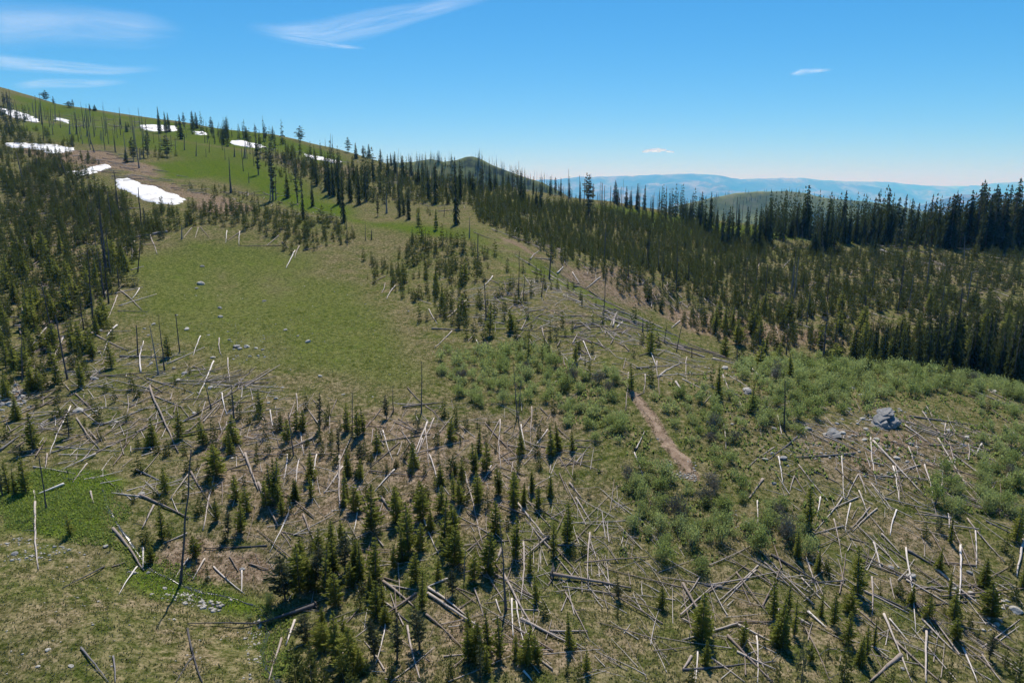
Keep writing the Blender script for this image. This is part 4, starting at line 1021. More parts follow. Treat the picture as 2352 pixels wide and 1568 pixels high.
# ------------------------------------------------------------------ standing dead trees
GRP_S = "standing dead trees"
def stick(pts, rads, n=6, cap=True):
    """tapered tube through points"""
    pts = np.asarray(pts, float)
    V, F = [], []
    up = np.array([0, 0, 1.0])
    for i, p in enumerate(pts):
        d = pts[min(i + 1, len(pts) - 1)] - pts[max(i - 1, 0)]
        d /= np.linalg.norm(d) + 1e-9
        a = np.cross(d, up if abs(d[2]) < 0.9 else np.array([1.0, 0, 0]))
        a /= np.linalg.norm(a) + 1e-9
        b = np.cross(a, d)
        for k in range(n):
            th = 6.2832 * k / n
            V.append(p + (a * math.cos(th) + b * math.sin(th)) * rads[i])
    for i in range(len(pts) - 1):
        for k in range(n):
            q, w = i * n + k, i * n + (k + 1) % n
            F.append((q, w, w + n, q + n))
    if cap:
        F.append(tuple(range(n))[::-1])
        F.append(tuple((len(pts) - 1) * n + k for k in range(n)))
    return [tuple(v) for v in V], F

def make_snag(base, top, r0, mat, branchy, seed, group=GRP_S):
    rng = np.random.default_rng(seed)
    base, top = np.asarray(base), np.asarray(top)
    L = np.linalg.norm(top - base)
    n = 6
    pts = []
    for i in range(n + 1):
        s = i / n
        j = rng.uniform(-1, 1, 2) * L * 0.006 * (0 if i in (0,) else 1)
        pts.append((top - base) * s + np.array([j[0], j[1], 0]) - np.array([0, 0, 0.3 if i == 0 else 0]))
    tip = rng.choice((0.25, 0.4, 0.6)) if not branchy else 0.15
    rads = [r0 * 1.35] + [r0 * (1 - (1 - tip) * i / n) for i in range(1, n + 1)]
    V, F = stick(pts, rads, 7)
    me = new_mesh("dead_tree", V, F, mat, smooth=False)
    o = link("dead_tree", me, loc=tuple(base))
    o['category'] = "dead tree"
    o['group'] = group
    d = (top - base) / L
    nb = 0
    if branchy:
        nb = 26 if branchy > 1 else int(min(16, 7 + L * 0.7))
    elif L > 5:
        nb = int(rng.integers(0, 4))
    for k in range(nb):
        s = rng.uniform(0.28, 0.97)
        b = link("branch", BRANCH[int(rng.integers(5))], o)
        b.location = tuple(d * L * s)
        ln = L * rng.uniform(0.05, 0.13) * (1.25 - s * 0.7) * (1.9 if branchy > 1 else 1.0)
        b.scale = (ln, ln, ln)
        b.rotation_euler = (rng.uniform(0, 6.28), rng.uniform(-0.5, 0.35), rng.uniform(0, 6.28))
    return o

ns = 0
for sh, (x, y, tx, ty, w), fl in SNAGS:
    u, v = suv(sh, x, y)
    tu, tv = suv(sh, tx, ty)
    p = cast(u, v)[0]
    for dv in (4, 8, 16):
        if np.isnan(p[0]):
            p = cast(u, v + dv)[0]
    if np.isnan(p[0]):
        continue
    zc = p[1] * CP - (p[2] - ZC) * SP
    d = ray(tu, tv)
    q = d * (p[1] / d[1])
    q[2] += ZC
    r0 = max(w / 2.45 * KV / FU * zc / 2 * 0.62, 0.07)
    o = make_snag(p, q, r0, 'snag_burnt' if 'k' in fl else 'snag', fl.count('b'), 3000 + ns)
    ns += 1
    hh = q[2] - p[2]
    look = ("short" if hh < 4 else "tall" if hh > 10 else "mid-height") + (" charred" if 'k' in fl else " silver grey") + (" branchy" if 'b' in fl else " bare") + " dead trunk"
    THINGS.append((o, 'snag', u, v, look))
# thin burnt poles along the far crest and among the stands
rng = np.random.default_rng(63)
for outline, cnt in (("1300,456 1450,474 1600,502 1700,514 1700,524 1500,495 1300,470", 46), ("850,380 1250,445 1250,470 1000,450 800,420", 36),
                     ("1700,516 2352,530 2352,545 1700,540", 22), ("160,290 330,300 400,350 230,355 160,340", 44), ("0,240 160,270 200,300 0,290", 30), ("400,300 640,350 700,400 560,400", 22), ("200,470 290,480 260,640 180,660", 12),
                     ("1250,560 1700,640 2300,680 2300,760 1700,740", 26)):
    poly = plot(outline)
    x0, y0 = poly.min(0)
    x1, y1 = poly.max(0)
    k = 0
    while k < cnt:
        a, b = rng.uniform(x0, x1), rng.uniform(y0, y1)
        if in_poly(np.array([a]), np.array([b]), poly)[0] < 0:
            continue
        k += 1
        z = float(ground(a, b))
        h = rng.uniform(6, 17)
        u, v, zc = survey([a, b, z])
        o = make_snag((a, b, z), (a + rng.uniform(-.4, .4), b, z + h), rng.uniform(0.12, 0.2), 'snag_burnt' if rng.random() < .7 else 'snag', 0, 4000 + ns)
        ns += 1
        THINGS.append((o, 'snag', float(u), float(v), "thin charred bare pole"))
print("snags", ns)
# ------------------------------------------------------------------ fallen logs
GRP_L = "fallen dead trunks on the ground"
RP = []
for i in range(3):
    rng = np.random.default_rng(70 + i)
    V = [(0.12, 0, 0)]
    F = []
    n = 14
    for k in range(n):
        a = 6.2832 * k / n
        rr = rng.uniform(0.6, 1.0)
        V.append((rng.uniform(-0.15, 0.05), rr * math.cos(a), rr * math.sin(a)))
        V.append((rng.uniform(-0.35, -0.15), rr * 0.6 * math.cos(a + .2), rr * 0.6 * math.sin(a + .2)))
    for k in range(n):
        a, b = 1 + 2 * k, 1 + 2 * ((k + 1) % n)
        F += [(0, a, b), (a, a + 1, b), (b, a + 1, b + 1)]
    b0 = len(V)
    V.append((-0.4, 0, 0))
    for k in range(n):
        a, b = 2 + 2 * k, 2 + 2 * ((k + 1) % n)
        F.append((b0, b, a))
    for k in range(9):
        a = rng.uniform(0, 6.28)
        l = rng.uniform(1.2, 1.9)
        b0 = len(V)
        V += [(0, 0.5 * math.cos(a - .1), 0.5 * math.sin(a - .1)), (-0.12, 0.5 * math.cos(a + .1), 0.5 * math.sin(a + .1)), (0.1, 0.5 * math.cos(a), 0.5 * math.sin(a)),
              (rng.uniform(-0.4, 0.3), l * math.cos(a), l * math.sin(a))]
        F += [(b0, b0 + 1, b0 + 3), (b0 + 1, b0 + 2, b0 + 3), (b0 + 2, b0, b0 + 3)]
    RP.append(new_mesh("root_plate", V, F, 'bark'))

def log_path(a, b, r0, r1, lift0, lift1, rng, n=9):
    s = np.linspace(0, 1, n)
    x = a[0] + (b[0] - a[0]) * s
    y = a[1] + (b[1] - a[1]) * s
    L = math.hypot(b[0] - a[0], b[1] - a[1])
    px, py = -(b[1] - a[1]) / (L + 1e-9), (b[0] - a[0]) / (L + 1e-9)
    bow = rng.uniform(-0.02, 0.02) * L
    off = bow * np.sin(math.pi * s) + rng.uniform(-1, 1, n) * 0.004 * L
    x, y = x + px * off, y + py * off
    g = ground(x, y)
    r = r0 + (r1 - r0) * s
    z = (g[0] + lift0) * (1 - s) + (g[-1] + lift1) * s
    z = np.maximum(z, g + 0.45 * r)
    z = np.minimum(z, g + 1.1 + r)
    return np.stack([x, y, z], 1), r

ND = 0
LG = []
for i, (sh, (x, y, tx, ty, w), fl) in enumerate(LOGS):
    u0, v0 = suv(sh, x, y)
    u1, v1 = suv(sh, tx, ty)
    P2 = cast([u0, u1], [v0, v1])
    if np.isnan(P2).any():
        continue
    a, b = P2
    L = np.linalg.norm(b - a)
    if L < 0.6 or L > 34:
        b = a + (b - a) * (min(L, 26) / L)
        L = np.linalg.norm(b - a)
    zc = (survey(a)[2] + survey(b)[2]) / 2
    r0 = max(w / 2.45 * KV / FU * zc / 2 * (0.56 if 'p' in fl else 0.68), 0.04 + 0.00045 * zc)
    LG.append((a, b, L, r0, fl, u0, v0, u1, v1, w * L / zc))
LG.sort(key=lambda q: -q[-1])
print("logs", len(LG))
for i, (a, b, L, r0, fl, u0, v0, u1, v1, _) in enumerate(LG[:300]):
    rng = np.random.default_rng(6000 + i)
    pts, rr = log_path(a, b, r0 * 1.12, r0 * rng.uniform(0.3, 0.55), r0 * (2.2 if 'r' in fl else rng.uniform(0.8, 1.9)), r0 * rng.uniform(0.5, 1.6), rng)
    V, F = stick(pts - pts[0], rr, 8)
    me = new_mesh("fallen_log", V, F, 'log_pale' if 'p' in fl else ('snag' if 'd' in fl else 'log'))  # pale and dark woods paint sun and shade onto alike logs
    for f in me.polygons:
        f.use_smooth = len(f.vertices) == 4
    o = link("fallen_log", me, loc=tuple(pts[0]))
    o['category'] = "fallen log"
    o['group'] = GRP_L
    d = Vector(pts[-1] - pts[0]).normalized()
    if 'r' in fl or (r0 > 0.17 and rng.random() < 0.30):
        rp = link("root_plate", RP[int(rng.integers(3))], o)
        k = r0 * (4.2 if 'r' in fl else 3.0)
        rp.scale = (k, k, k)
        rp.rotation_euler = (-d).to_track_quat('-X', 'Z').to_euler()
    if L > 3:
        for k in range(int(rng.integers(1, 4 if L < 6 else 7))):
            s = rng.uniform(0.3, 0.98)
            bb = link("branch", BRANCH[int(rng.integers(5))], o)
            j = s * (len(pts) - 1)
            j0 = int(j)
            c = pts[j0] + (pts[min(j0 + 1, len(pts) - 1)] - pts[j0]) * (j - j0) - pts[0]
            bb.location = tuple(c)
            ln = rng.uniform(0.35, 1.2)
            bb.scale = (ln, ln * 1.3, ln * 1.3)
            side = rng.choice((-1, 1))
            yaw = math.atan2(d.y, d.x) + side * rng.uniform(0.5, 1.3)
            bb.rotation_euler = (0, rng.uniform(-1.2, -0.05), yaw)
    ang = math.degrees(math.atan2(-(v1 - v0), u1 - u0)) % 180
    dirw = "pointing up-slope" if 65 < ang < 115 else "lying level" if ang < 18 or ang > 162 else "slanting right" if ang <= 65 else "slanting left"
    look = ("long " if L > 9 else "short " if L < 4 else "") + ("sunlit-toned" if 'p' in fl else "dark" if 'd' in fl else "grey") + " log " + dirw
    THINGS.append((o, 'log', (u0 + u1) / 2, (v0 + v1) / 2, look))

def random_sticks(name, specs, seed, mats, label, cat, sides=4, more=()):
    rng = np.random.default_rng(seed)
    Vs, Fs, Ms = [], [], []
    off = 0
    for outline, cnt, l0, l1, ra, rb, dirs in specs:
        poly = plot(outline)
        x0, y0 = poly.min(0)
        x1, y1 = poly.max(0)
        X, Y = rng.uniform(x0, x1, cnt * 12), rng.uniform(y0, y1, cnt * 12)
        ok = in_poly(X, Y, poly) > 0
        keep = vnoise(X, Y, 7, seed) * 0.7 + rng.uniform(0, 0.5, X.shape) > 0.5
        X, Y = X[ok & keep][:cnt], Y[ok & keep][:cnt]
        for a, b in zip(X, Y):
            L = rng.uniform(l0, l1) * rng.uniform(0.5, 1)
            th = rng.choice(dirs) + rng.normal(0, 0.28) if len(dirs) else rng.uniform(0, math.pi)
            e = np.array([a + L * math.cos(th), b + L * math.sin(th)])
            r0 = rng.uniform(ra, rb)
            pts, rr = log_path(np.array([a, b]), e, r0, r0 * 0.5, r0 * rng.uniform(0.7, 3), r0 * rng.uniform(0.5, 3), rng, 5)
            V, F = stick(pts, rr, sides, cap=False)
            V, F = np.array(V), np.array(F)
            Vs.append(V)
            Fs.append(F + off)
            Ms.append(np.full(len(F), int(rng.integers(len(mats)))))
            off += len(V)
    for a, b, L, r0, fl, *_ in more:
        pts, rr = log_path(a, b, r0, r0 * 0.5, r0 * rng.uniform(0.8, 2), r0 * rng.uniform(0.5, 2), rng, 6)
        V, F = stick(pts, rr, sides, cap=False)
        V, F = np.array(V), np.array(F)
        Vs.append(V)
        Fs.append(F + off)
        Ms.append(np.full(len(F), 1 if 'p' in fl else 0))
        off += len(V)
    me = new_mesh(name, np.vstack(Vs), np.vstack(Fs), mats, np.concatenate(Ms))
    return stuff(name, me, label, cat)

UP, D1, D2, LV = math.radians(95), math.radians(128), math.radians(50), math.radians(5)
random_sticks("fallen_logs", [
    ("1130,530 1250,560 1400,600 1540,660 1700,700 1580,740 1450,690 1280,610", 110, 4, 11, 0.10, 0.18, (UP, D1, D2)),
    ("1210,600 1330,655 1560,775 1700,830 1650,835 1500,790 1300,700", 90, 5, 13, 0.10, 0.17, (D1, D1, LV)),
    ("1560,740 2000,600 2352,600 2352,840 1900,810", 200, 4, 11, 0.11, 0.18, (UP, UP, D1, D2)),
    ("1100,480 1500,500 1900,560 1800,640 1500,600 1200,520", 90, 4, 10, 0.12, 0.18, (UP, D1, D2)),
    ("0,420 260,430 330,560 250,720 100,900 0,900", 190, 4, 10, 0.10, 0.17, (UP, D1, D2, LV)),
    ("0,240 130,265 330,280 460,300 300,306 130,292 0,262", 80, 5, 12, 0.14, 0.22, (LV, D1, D2)),
    ("150,345 260,350 400,400 460,450 300,420 180,400", 70, 4, 11, 0.12, 0.2, (LV, LV, D2)),
    ("420,440 640,440 800,500 760,520 600,480", 50, 4, 9, 0.10, 0.17, (UP, D1, D2, LV)),
    ("760,350 1000,410 1250,445 1400,470 1200,480 1000,490 760,440", 120, 5, 12, 0.13, 0.2, (LV, D1, D2)),
    ("560,335 760,350 800,420 640,400", 40, 5, 11, 0.13, 0.2, (LV, D1, D2)),
    ("480,940 1250,960 1400,1150 1450,1300 1300,1568 700,1568 640,1300 420,1150", 130, 3.5, 12, 0.04, 0.085, (UP, D1, D2, LV)),
    ("1500,1300 1800,1290 2000,1100 1850,1000 2352,1000 2352,1568 1450,1568", 120, 3.5, 12, 0.04, 0.085, ()),
    ("0,800 200,740 300,860 600,880 520,980 300,1080 0,1060", 120, 4, 12, 0.06, 0.11, (UP, D1, D2, LV)),
    ("1150,640 1350,690 1560,790 1450,880 1250,860 1120,720", 110, 4, 12, 0.07, 0.12, (UP, D1, LV, D2)),
    ("1950,565 2352,560 2352,640 2100,640", 50, 6, 14, 0.14, 0.22, (D1, D1, LV))], 81, ['log', 'log_pale'],
    "fallen trunks too many to count strewn through the stands and clearings", "fallen logs", 5, LG[300:])
random_sticks("dead_sticks", [
    ("480,900 1250,940 1400,1100 1500,1300 1450,1568 640,1568 650,1330 480,1250 300,1100", 520, 0.9, 7.5, 0.018, 0.05, (UP, D1, D2, LV)),
    ("1650,900 2352,1000 2352,1568 1500,1568 1500,1300 1850,1290 1750,1100", 430, 0.9, 7.5, 0.018, 0.055, (UP, D1, D1, D2)),
    ("0,850 300,780 640,900 640,1000 400,1200 0,1050", 380, 0.9, 7, 0.025, 0.07, (UP, D1, D2, LV)),
    ("960,680 1250,640 1560,790 1650,880 1400,900 1150,790", 420, 1.0, 8.5, 0.03, 0.075, (UP, D1, D2, LV)),
    ("1200,1150 1500,1150 1700,1400 1500,1568 1200,1500", 160, 1.5, 7, 0.02, 0.05, (D1, UP))], 82, ['log', 'log_pale'],
    "litter of thin broken branches and sticks over the ground", "dead sticks")

# ------------------------------------------------------------------ willow thickets
def shrub_mesh(rng, n, leaf, dead=False):
    V, F = [], []
    nst = 9
    st = []
    for i in range(nst):
        a = rng.uniform(0, 6.28)
        rr = rng.uniform(0.1, 0.85)
        st.append((rr * math.cos(a), rr * math.sin(a), rng.uniform(0.6, 1.05) * (1.05 - 0.42 * rr * rr)))
    for i in range(n):
        s = st[int(rng.integers(nst))]
        t = rng.uniform(0.25, 1.0) ** 0.7
        sp = 0.30 * (1.15 - t * 0.5)
        c = np.array([s[0] * t, s[1] * t, s[2] * t]) + rng.normal(0, 1, 3) * np.array([sp, sp, 0.12])
        if c[2] < 0.03:
            continue
        d1 = rng.normal(0, 1, 3)
        d1[2] = d1[2] * 0.8 + 0.5
        d1 /= np.linalg.norm(d1)
        d2 = np.cross(d1, rng.normal(0, 1, 3))
        d2 /= np.linalg.norm(d2)
        l = leaf * rng.uniform(0.6, 1.4)
        w = l * (0.12 if dead else 0.42)
        i0 = len(V)
        V += [tuple(c - d1 * l * .5), tuple(c + d2 * w), tuple(c + d1 * l * .6 - d2 * w * .3)]
        F.append((i0, i0 + 1, i0 + 2))
    SV, SF = [], []
    for s in st:
        i0 = len(SV)
        for q, rad in ((0, 0.022), (1, 0.008)):
            for k in range(3):
                a = k * 2.094
                SV.append((s[0] * q + rad * math.cos(a), s[1] * q + rad * math.sin(a), s[2] * q * 0.9 - 0.03))
        for k in range(3):
            SF.append((i0 + k, i0 + (k + 1) % 3, i0 + 3 + (k + 1) % 3, i0 + 3 + k))
    return np.array(V), np.array(F), SV, SF
SHR = []
for i in range(9):
    V, F, SV, SF = shrub_mesh(np.random.default_rng(300 + i), 850 if i < 7 else 420, 0.115 if i < 7 else 0.3, i >= 7)
    SHR.append((new_mesh("foliage", V, F, 'shrub' if i < 7 else 'shrub_grey'), new_mesh("stems", SV, SF, 'bark')))
SLOW = [shrub_mesh(np.random.default_rng(330 + i), 260, 0.21)[:2] for i in range(4)]
SHRUBS = [("1005,860 1030,810 1200,795 1330,850 1425,845 1452,895 1400,918 1330,900 1200,930 1080,935", 1.7, 0.6, 1.6, 51, 0.25, 0.18),
          ("1285,925 1400,925 1445,975 1425,1012 1300,985", 1.6, 0.8, 1.5, 52, 0.15, 0.08),
          ("1425,1140 1490,1080 1570,1100 1620,1110 1700,1170 1860,1190 1870,1290 1700,1288 1500,1295 1440,1210", 1.65, 0.6, 1.8, 53, 0.33, 0.07),
          ("1500,925 1560,900 1650,900 1720,970 1720,1050 1640,1090 1600,1080 1585,1010", 1.8, 0.7, 1.5, 54, 0.28, 0.06),
          ("1430,1080 1470,1060 1545,1085 1560,1110 1470,1130", 1.9, 0.8, 1.5, 55, 0.2, 0.1),
          ("1700,845 1770,815 1900,822 2050,850 2250,865 2352,885 2352,925 2230,905 2100,905 1960,925 1850,960 1790,1000 1700,950", 1.8, 0.6, 1.9, 56, 0.34, 0.06),
          ("2100,1150 2200,1080 2300,1010 2352,980 2352,1210 2280,1190 2180,1195", 1.7, 0.8, 1.7, 57, 0.24, 0.08),
          ("2230,900 2352,930 2352,990 2280,985", 2.6, 0.8, 1.5, 58, 0.35, 0.1),
          ("1600,1060 1700,1050 1720,1110 1640,1130", 2.3, 0.9, 1.6, 59, 0.3, 0.1),
          ("1850,940 2000,930 2050,1000 1900,1030", 3.4, 0.6, 1.2, 60, 0.5, 0.1),
          ("600,1385 640,1380 650,1430 615,1430", 1.3, 0.4, 0.8, 61, 0.2, 0.0)]
sh_all = []
for outline, sp, r0, r1, seed, cl, dead in SHRUBS:
    rng = np.random.default_rng(seed)
    for a, b, h, rad, k in stand(outline, sp, r0, r1, 1, 0, seed, cl):
        u, v, zc = survey([a, b, float(ground(a, b))])
        if not (-30 < u < 2390 and v < 1600) or off_track(a, b) < 2.0:
            continue
        rr = rng.uniform(r0, r1) * 0.82
        hh = rr * rng.uniform(1.0, 1.9)
        sh_all.append((a, b, rr, hh, rng.random() < dead, float(u), float(v), rr / float(zc)))
sh_all.sort(key=lambda q: -q[7])
print("shrubs", len(sh_all))
for i, (a, b, rr, hh, dead, u, v, _) in enumerate(sh_all[:300]):
    rng = np.random.default_rng(7000 + i)
    o = link("willow_shrub", None, loc=(a, b, float(ground(a, b)) - 0.05))
    o.rotation_euler = (0, 0, rng.uniform(0, 6.28))
    o['category'] = "willow shrub"
    o['group'] = "willow shrubs in thickets"
    fm, sm = SHR[int(rng.integers(7, 9)) if dead else int(rng.integers(7))]
    for nm, mm in (("foliage", fm), ("stems", sm)):
        c = link(nm, mm, o)
        c.scale = (rr, rr, hh)
    look = ("leafless grey" if dead else "bright green") + (" wide" if rr > 1.25 else " small" if rr < 0.9 else "") + " willow shrub"
    THINGS.append((o, 'shrub', u, v, look))
rest = sh_all[300:]
if rest:
    Vs, Fs, off = [], [], 0
    rng = np.random.default_rng(5)
    for a, b, rr, hh, dead, u, v, _ in rest:
        V, F = SLOW[int(rng.integers(4))]
        W = rot_z(rng.uniform(0, 6.28), V) * np.array([rr, rr, hh]) + np.array([a, b, float(ground(a, b)) - .05])
        Vs.append(W)
        Fs.append(F + off)
        off += len(V)
    stuff("willow_thicket", new_mesh("willow_thicket", np.vstack(Vs), np.vstack(Fs), 'shrub'), "far willows of the thicket merging into one green mass", "willow thicket")

# ------------------------------------------------------------------ rocks
import bmesh
def rock_bm(rng, flat=0.55, cuts=2, box=False, rough=0.16):
    bm = bmesh.new()
    if box:
        bmesh.ops.create_cube(bm, size=1.6)
        bmesh.ops.subdivide_edges(bm, edges=bm.edges, cuts=cuts, use_grid_fill=True)
    else:
        bmesh.ops.create_icosphere(bm, subdivisions=cuts, radius=1)
    ax = rng.normal(0, 1, (7, 3))
    ax /= np.linalg.norm(ax, axis=1)[:, None]
    lim = rng.uniform(0.55, 0.9, 7)
    for v in bm.verts:
        c = np.array(v.co)
        for a, l in zip(ax, lim):
            d = c @ a
            if d > l:
                c = c - a * (d - l)
        c = c * (1 + rng.uniform(-rough, rough) * 0.5)
        v.co = (c[0], c[1], c[2] * flat)
    return bm
ROCK = []
for i in range(6):
    bm = rock_bm(np.random.default_rng(400 + i), rng.uniform(0.45, 0.7), 2)
    me = bpy.data.meshes.new("boulder")
    bm.to_mesh(me)
    bm.free()
    me.materials.append(MAT['rock' if i % 3 else 'rock_grey'])
    ROCK.append(me)
for i, (sh, (x, y, w), fl) in enumerate(ROCKS):
    u, v = suv(sh, x, y)
    p = cast(u, v)[0]
    if np.isnan(p[0]):
        continue
    rng = np.random.default_rng(8000 + i)
    zc = survey(p)[2]
    r_ = w / 2.45 * KV / FU * zc / 2
    k = int(rng.integers(6))
    o = link("boulder", ROCK[k], loc=(p[0], p[1], p[2] + 0.12 * r_))
    o.scale = (r_ * 1.1, r_ * rng.uniform(0.8, 1.3), r_ * rng.uniform(0.75, 1.1))
    o.rotation_euler = (rng.uniform(-.25, .25), rng.uniform(-.25, .25), rng.uniform(0, 6.28))
    o['category'] = "boulder"
    o['group'] = "boulders lying in the grass"
    THINGS.append((o, 'rock', u, v, ("large " if r_ > 0.75 else "small " if r_ < 0.4 else "") + ("pale" if k % 3 else "grey") + " boulder"))

def outcrop(sh, x, y, wpx, hpx, nslab, label, seed, tilt=0.5):
    u, v = suv(sh, x, y)
    p = cast(u, v)[0]
    zc = survey(p)[2]
    W = wpx / 2.45 * KV / FU * zc
    H = hpx / 2.45 * KV / FU * zc * 1.05
    root = link("rock_outcrop", None, loc=(p[0], p[1], p[2] - 0.1))
    root['label'] = label
    root['category'] = "rock outcrop"
    rng = np.random.default_rng(seed)
    k = 0
    rowsn = 6
    for j in range(rowsn):
        nn = max(1, int(nslab * (1.5 - j / rowsn) / rowsn))
        span = W * (1.0 - 0.12 * j)
        for i in range(nn):
            bm = rock_bm(rng, 1.0, 4, True, 0.16)
            me = bpy.data.meshes.new("slab")
            bm.to_mesh(me)
            bm.free()
            me.materials.append(MAT['rock_grey'])
            s = link("slab", me, root)
            s.location = (-span / 2 + span * (i + .5) / nn + 0.035 * W * j, rng.uniform(-0.06, 0.08) * W + 0.07 * W * j, H * (0.35 + j * 0.8) / rowsn)
            s.scale = (span / nn * 0.80, W * rng.uniform(0.26, 0.36), H / rowsn * rng.uniform(0.8, 1.15))
            s.rotation_euler = (rng.uniform(-.1, .35), -tilt * rng.uniform(0.3, 0.95), rng.uniform(-.45, .45))
            k += 1
outcrop('C', 1390, 580, 185, 105, 12, "big grey layered rock outcrop above the fallen logs, largest rock in view", 1)
outcrop('C', 1030, 650, 95, 34, 8, "low cluster of split grey rock slabs beside the willows, smaller than the layered outcrop", 2)
outcrop('C', 450, 360, 60, 34, 6, "small cracked pale rock ledge at the edge of the willow thicket", 3, 0.2)

def stones(name, specs, seed, label):
    rng = np.random.default_rng(seed)
    oct_ = np.array([(1, 0, 0), (0, 1, 0), (-1, 0, 0), (0, -1, 0), (0, 0, .7), (0, 0, -.5), (.7, .7, .3), (-.7, .6, .35)])
    ft = np.array([(0, 6, 4), (6, 1, 4), (1, 7, 4), (7, 2, 4), (2, 3, 4), (3, 0, 4), (0, 5, 6), (6, 5, 1), (1, 5, 7), (7, 5, 2), (2, 5, 3), (3, 5, 0)])
    Vs, Fs, off = [], [], 0
    for outline, cnt, s0, s1 in specs:
        poly = plot(outline)
        x0, y0 = poly.min(0)
        x1, y1 = poly.max(0)
        X, Y = rng.uniform(x0, x1, cnt * 10), rng.uniform(y0, y1, cnt * 10)
        ok = (in_poly(X, Y, poly) > 0) & (vnoise(X, Y, 1.8, seed) + rng.uniform(-.2, .2, X.shape) > 0.58)
        X, Y = X[ok][:cnt], Y[ok][:cnt]
        Z = ground(X, Y)
        for a, b, z in zip(X, Y, Z):
            s = s0 + (s1 - s0) * rng.random() ** 2.5
            V = rot_z(rng.uniform(0, 6.28), oct_ * rng.uniform(0.6, 1.3, (8, 3))) * s + np.array([a, b, z - s * 0.05])
            Vs.append(V)
            Fs.append(ft + off)
            off += 8
    stuff(name, new_mesh(name, np.vstack(Vs), np.vstack(Fs), 'rock'), label, "stones")
stones("scattered_stones", [
    ("290,1300 350,1330 470,1375 590,1405 590,1425 470,1400 360,1370 290,1340", 230, 0.04, 0.3),
    ("0,1235 90,1235 210,1275 215,1310 100,1300 0,1290", 170, 0.04, 0.22),
    ("555,1410 600,1410 600,1568 570,1568", 120, 0.04, 0.26),
    ("1530,1055 1600,1060 1600,1110 1530,1105", 130, 0.06, 0.25),
    ("1820,940 2000,930 2200,950 2250,1080 2050,1120 1860,1060", 300, 0.07, 0.32),
    ("1650,1180 1700,1160 1760,1210 1700,1220", 40, 0.06, 0.2),
    ("2250,870 2352,900 2352,960 2250,930", 90, 0.08, 0.3),
    ("1600,840 1800,850 1800,890 1620,870", 70, 0.08, 0.3),
    ("0,890 60,880 70,950 0,960", 70, 0.1, 0.5),
    ("240,640 900,620 1000,850 700,900 300,960 200,860", 260, 0.05, 0.22),
    ("520,760 620,770 640,830 540,840", 40, 0.1, 0.35),
    ("1400,640 1500,650 1520,700 1420,690", 90, 0.08, 0.3),
    ("980,620 1030,610 1040,650 990,670", 60, 0.08, 0.35),
    ("0,1290 590,1430 560,1568 0,1568", 90, 0.04, 0.14),
    ("2200,1330 2352,1330 2352,1450 2200,1450", 50, 0.05, 0.3)], 83, "pale stones and gravel sprinkled along the creek bank and slopes")

# ------------------------------------------------------------------ snow patches, track, creek
SHEETS['J'] = None
def juv(x, y):
    return (x / 4.9) * KV, (240 + y / 4.9) * KV
def huv(x, y):
    return suv('H', x, y)
SNOW = [("j", "0,310 200,350 400,410 530,480 520,512 400,492 250,458 100,405 0,352", "long tapering snow patch highest on the slope, at the left edge"),
        ("j", "770,445 880,468 940,490 942,526 850,502 775,478", "short snow strip beside the brown log band high on the slope"),
        ("h", "965,375 1050,370 1215,382 1218,410 1150,414 1060,414 1000,406", "flat oval snow patch behind the two dark firs near the skyline"),
        ("j", "80,800 250,795 500,800 750,820 1000,868 985,912 800,938 680,942 560,892 380,868 150,858", "wide ragged snow patch above the dense pines at the left edge"),
        ("j", "900,1212 1070,1188 1180,1150 1350,1108 1510,1108 1500,1142 1300,1202 1150,1245 1060,1245 1000,1202", "narrow slanting snow patch with fallen logs on its upper side"),
        ("h", "790,750 880,738 960,762 1000,780 1100,808 1230,848 1275,890 1200,924 1100,914 1000,892 900,852 820,812", "largest white snow patch, with pine tips poking through its lower edge"),
        ("h", "1340,420 1410,412 1430,440 1360,442", "tiny snow patch among the skyline firs"),
        ("h", "1580,480 1650,476 1760,500 1842,524 1750,530 1650,516 1590,502", "thin wedge of snow under the skyline, ending beside a dark pine"),
        ("h", "2100,574 2200,592 2352,622 2352,640 2200,612 2105,588", "very thin snow streak low on the ridge above the firs")]
for i, (kind, s, lab) in enumerate(SNOW):
    a = np.array([[float(q) for q in t.split(',')] for t in s.split()])
    uv = np.array([(juv if kind == 'j' else huv)(x, y) for x, y in a])
    pc = cast(uv[:, 0], uv[:, 1])
    pc = pc[~np.isnan(pc[:, 0])][:, :2]
    x0, y0 = pc.min(0) - 3
    x1, y1 = pc.max(0) + 3
    st_ = max(0.45, math.sqrt((x1 - x0) * (y1 - y0) / 16000))
    xs, ys = np.arange(x0, x1, st_), np.arange(y0, y1, st_)
    X, Y = np.meshgrid(xs, ys)
    d = in_poly(X, Y, pc) + 2.6 * fbm(X, Y, 7.0, 3, 60 + i) + 1.6 * fbm(X, Y, 2.4, 3, 90 + i)
    Z = ground(X, Y) + np.clip(d * 0.45, -0.5, 0.42) + 0.32 * fbm(X, Y, 4.5, 3, 80)
    keep = d > -0.9
    idm = -np.ones(X.shape, int)
    idm[keep] = np.arange(keep.sum())
    q = keep[:-1, :-1] & keep[:-1, 1:] & keep[1:, 1:] & keep[1:, :-1]
    jj, ii = np.nonzero(q)
    F = np.stack([idm[jj, ii], idm[jj, ii + 1], idm[jj + 1, ii + 1], idm[jj + 1, ii]], 1)
    c0 = np.array([pc[:, 0].mean(), pc[:, 1].mean(), 0])
    c0[2] = float(ground(c0[0], c0[1]))
    me = new_mesh("snow_patch", np.stack([X[keep], Y[keep], Z[keep]], 1) - c0, F, 'snow', smooth=True)
    o = link("snow_patch", me, loc=tuple(c0))
    o['label'] = lab
    o['category'] = "snow patch"
    o['group'] = "melting snow patches on the slope"

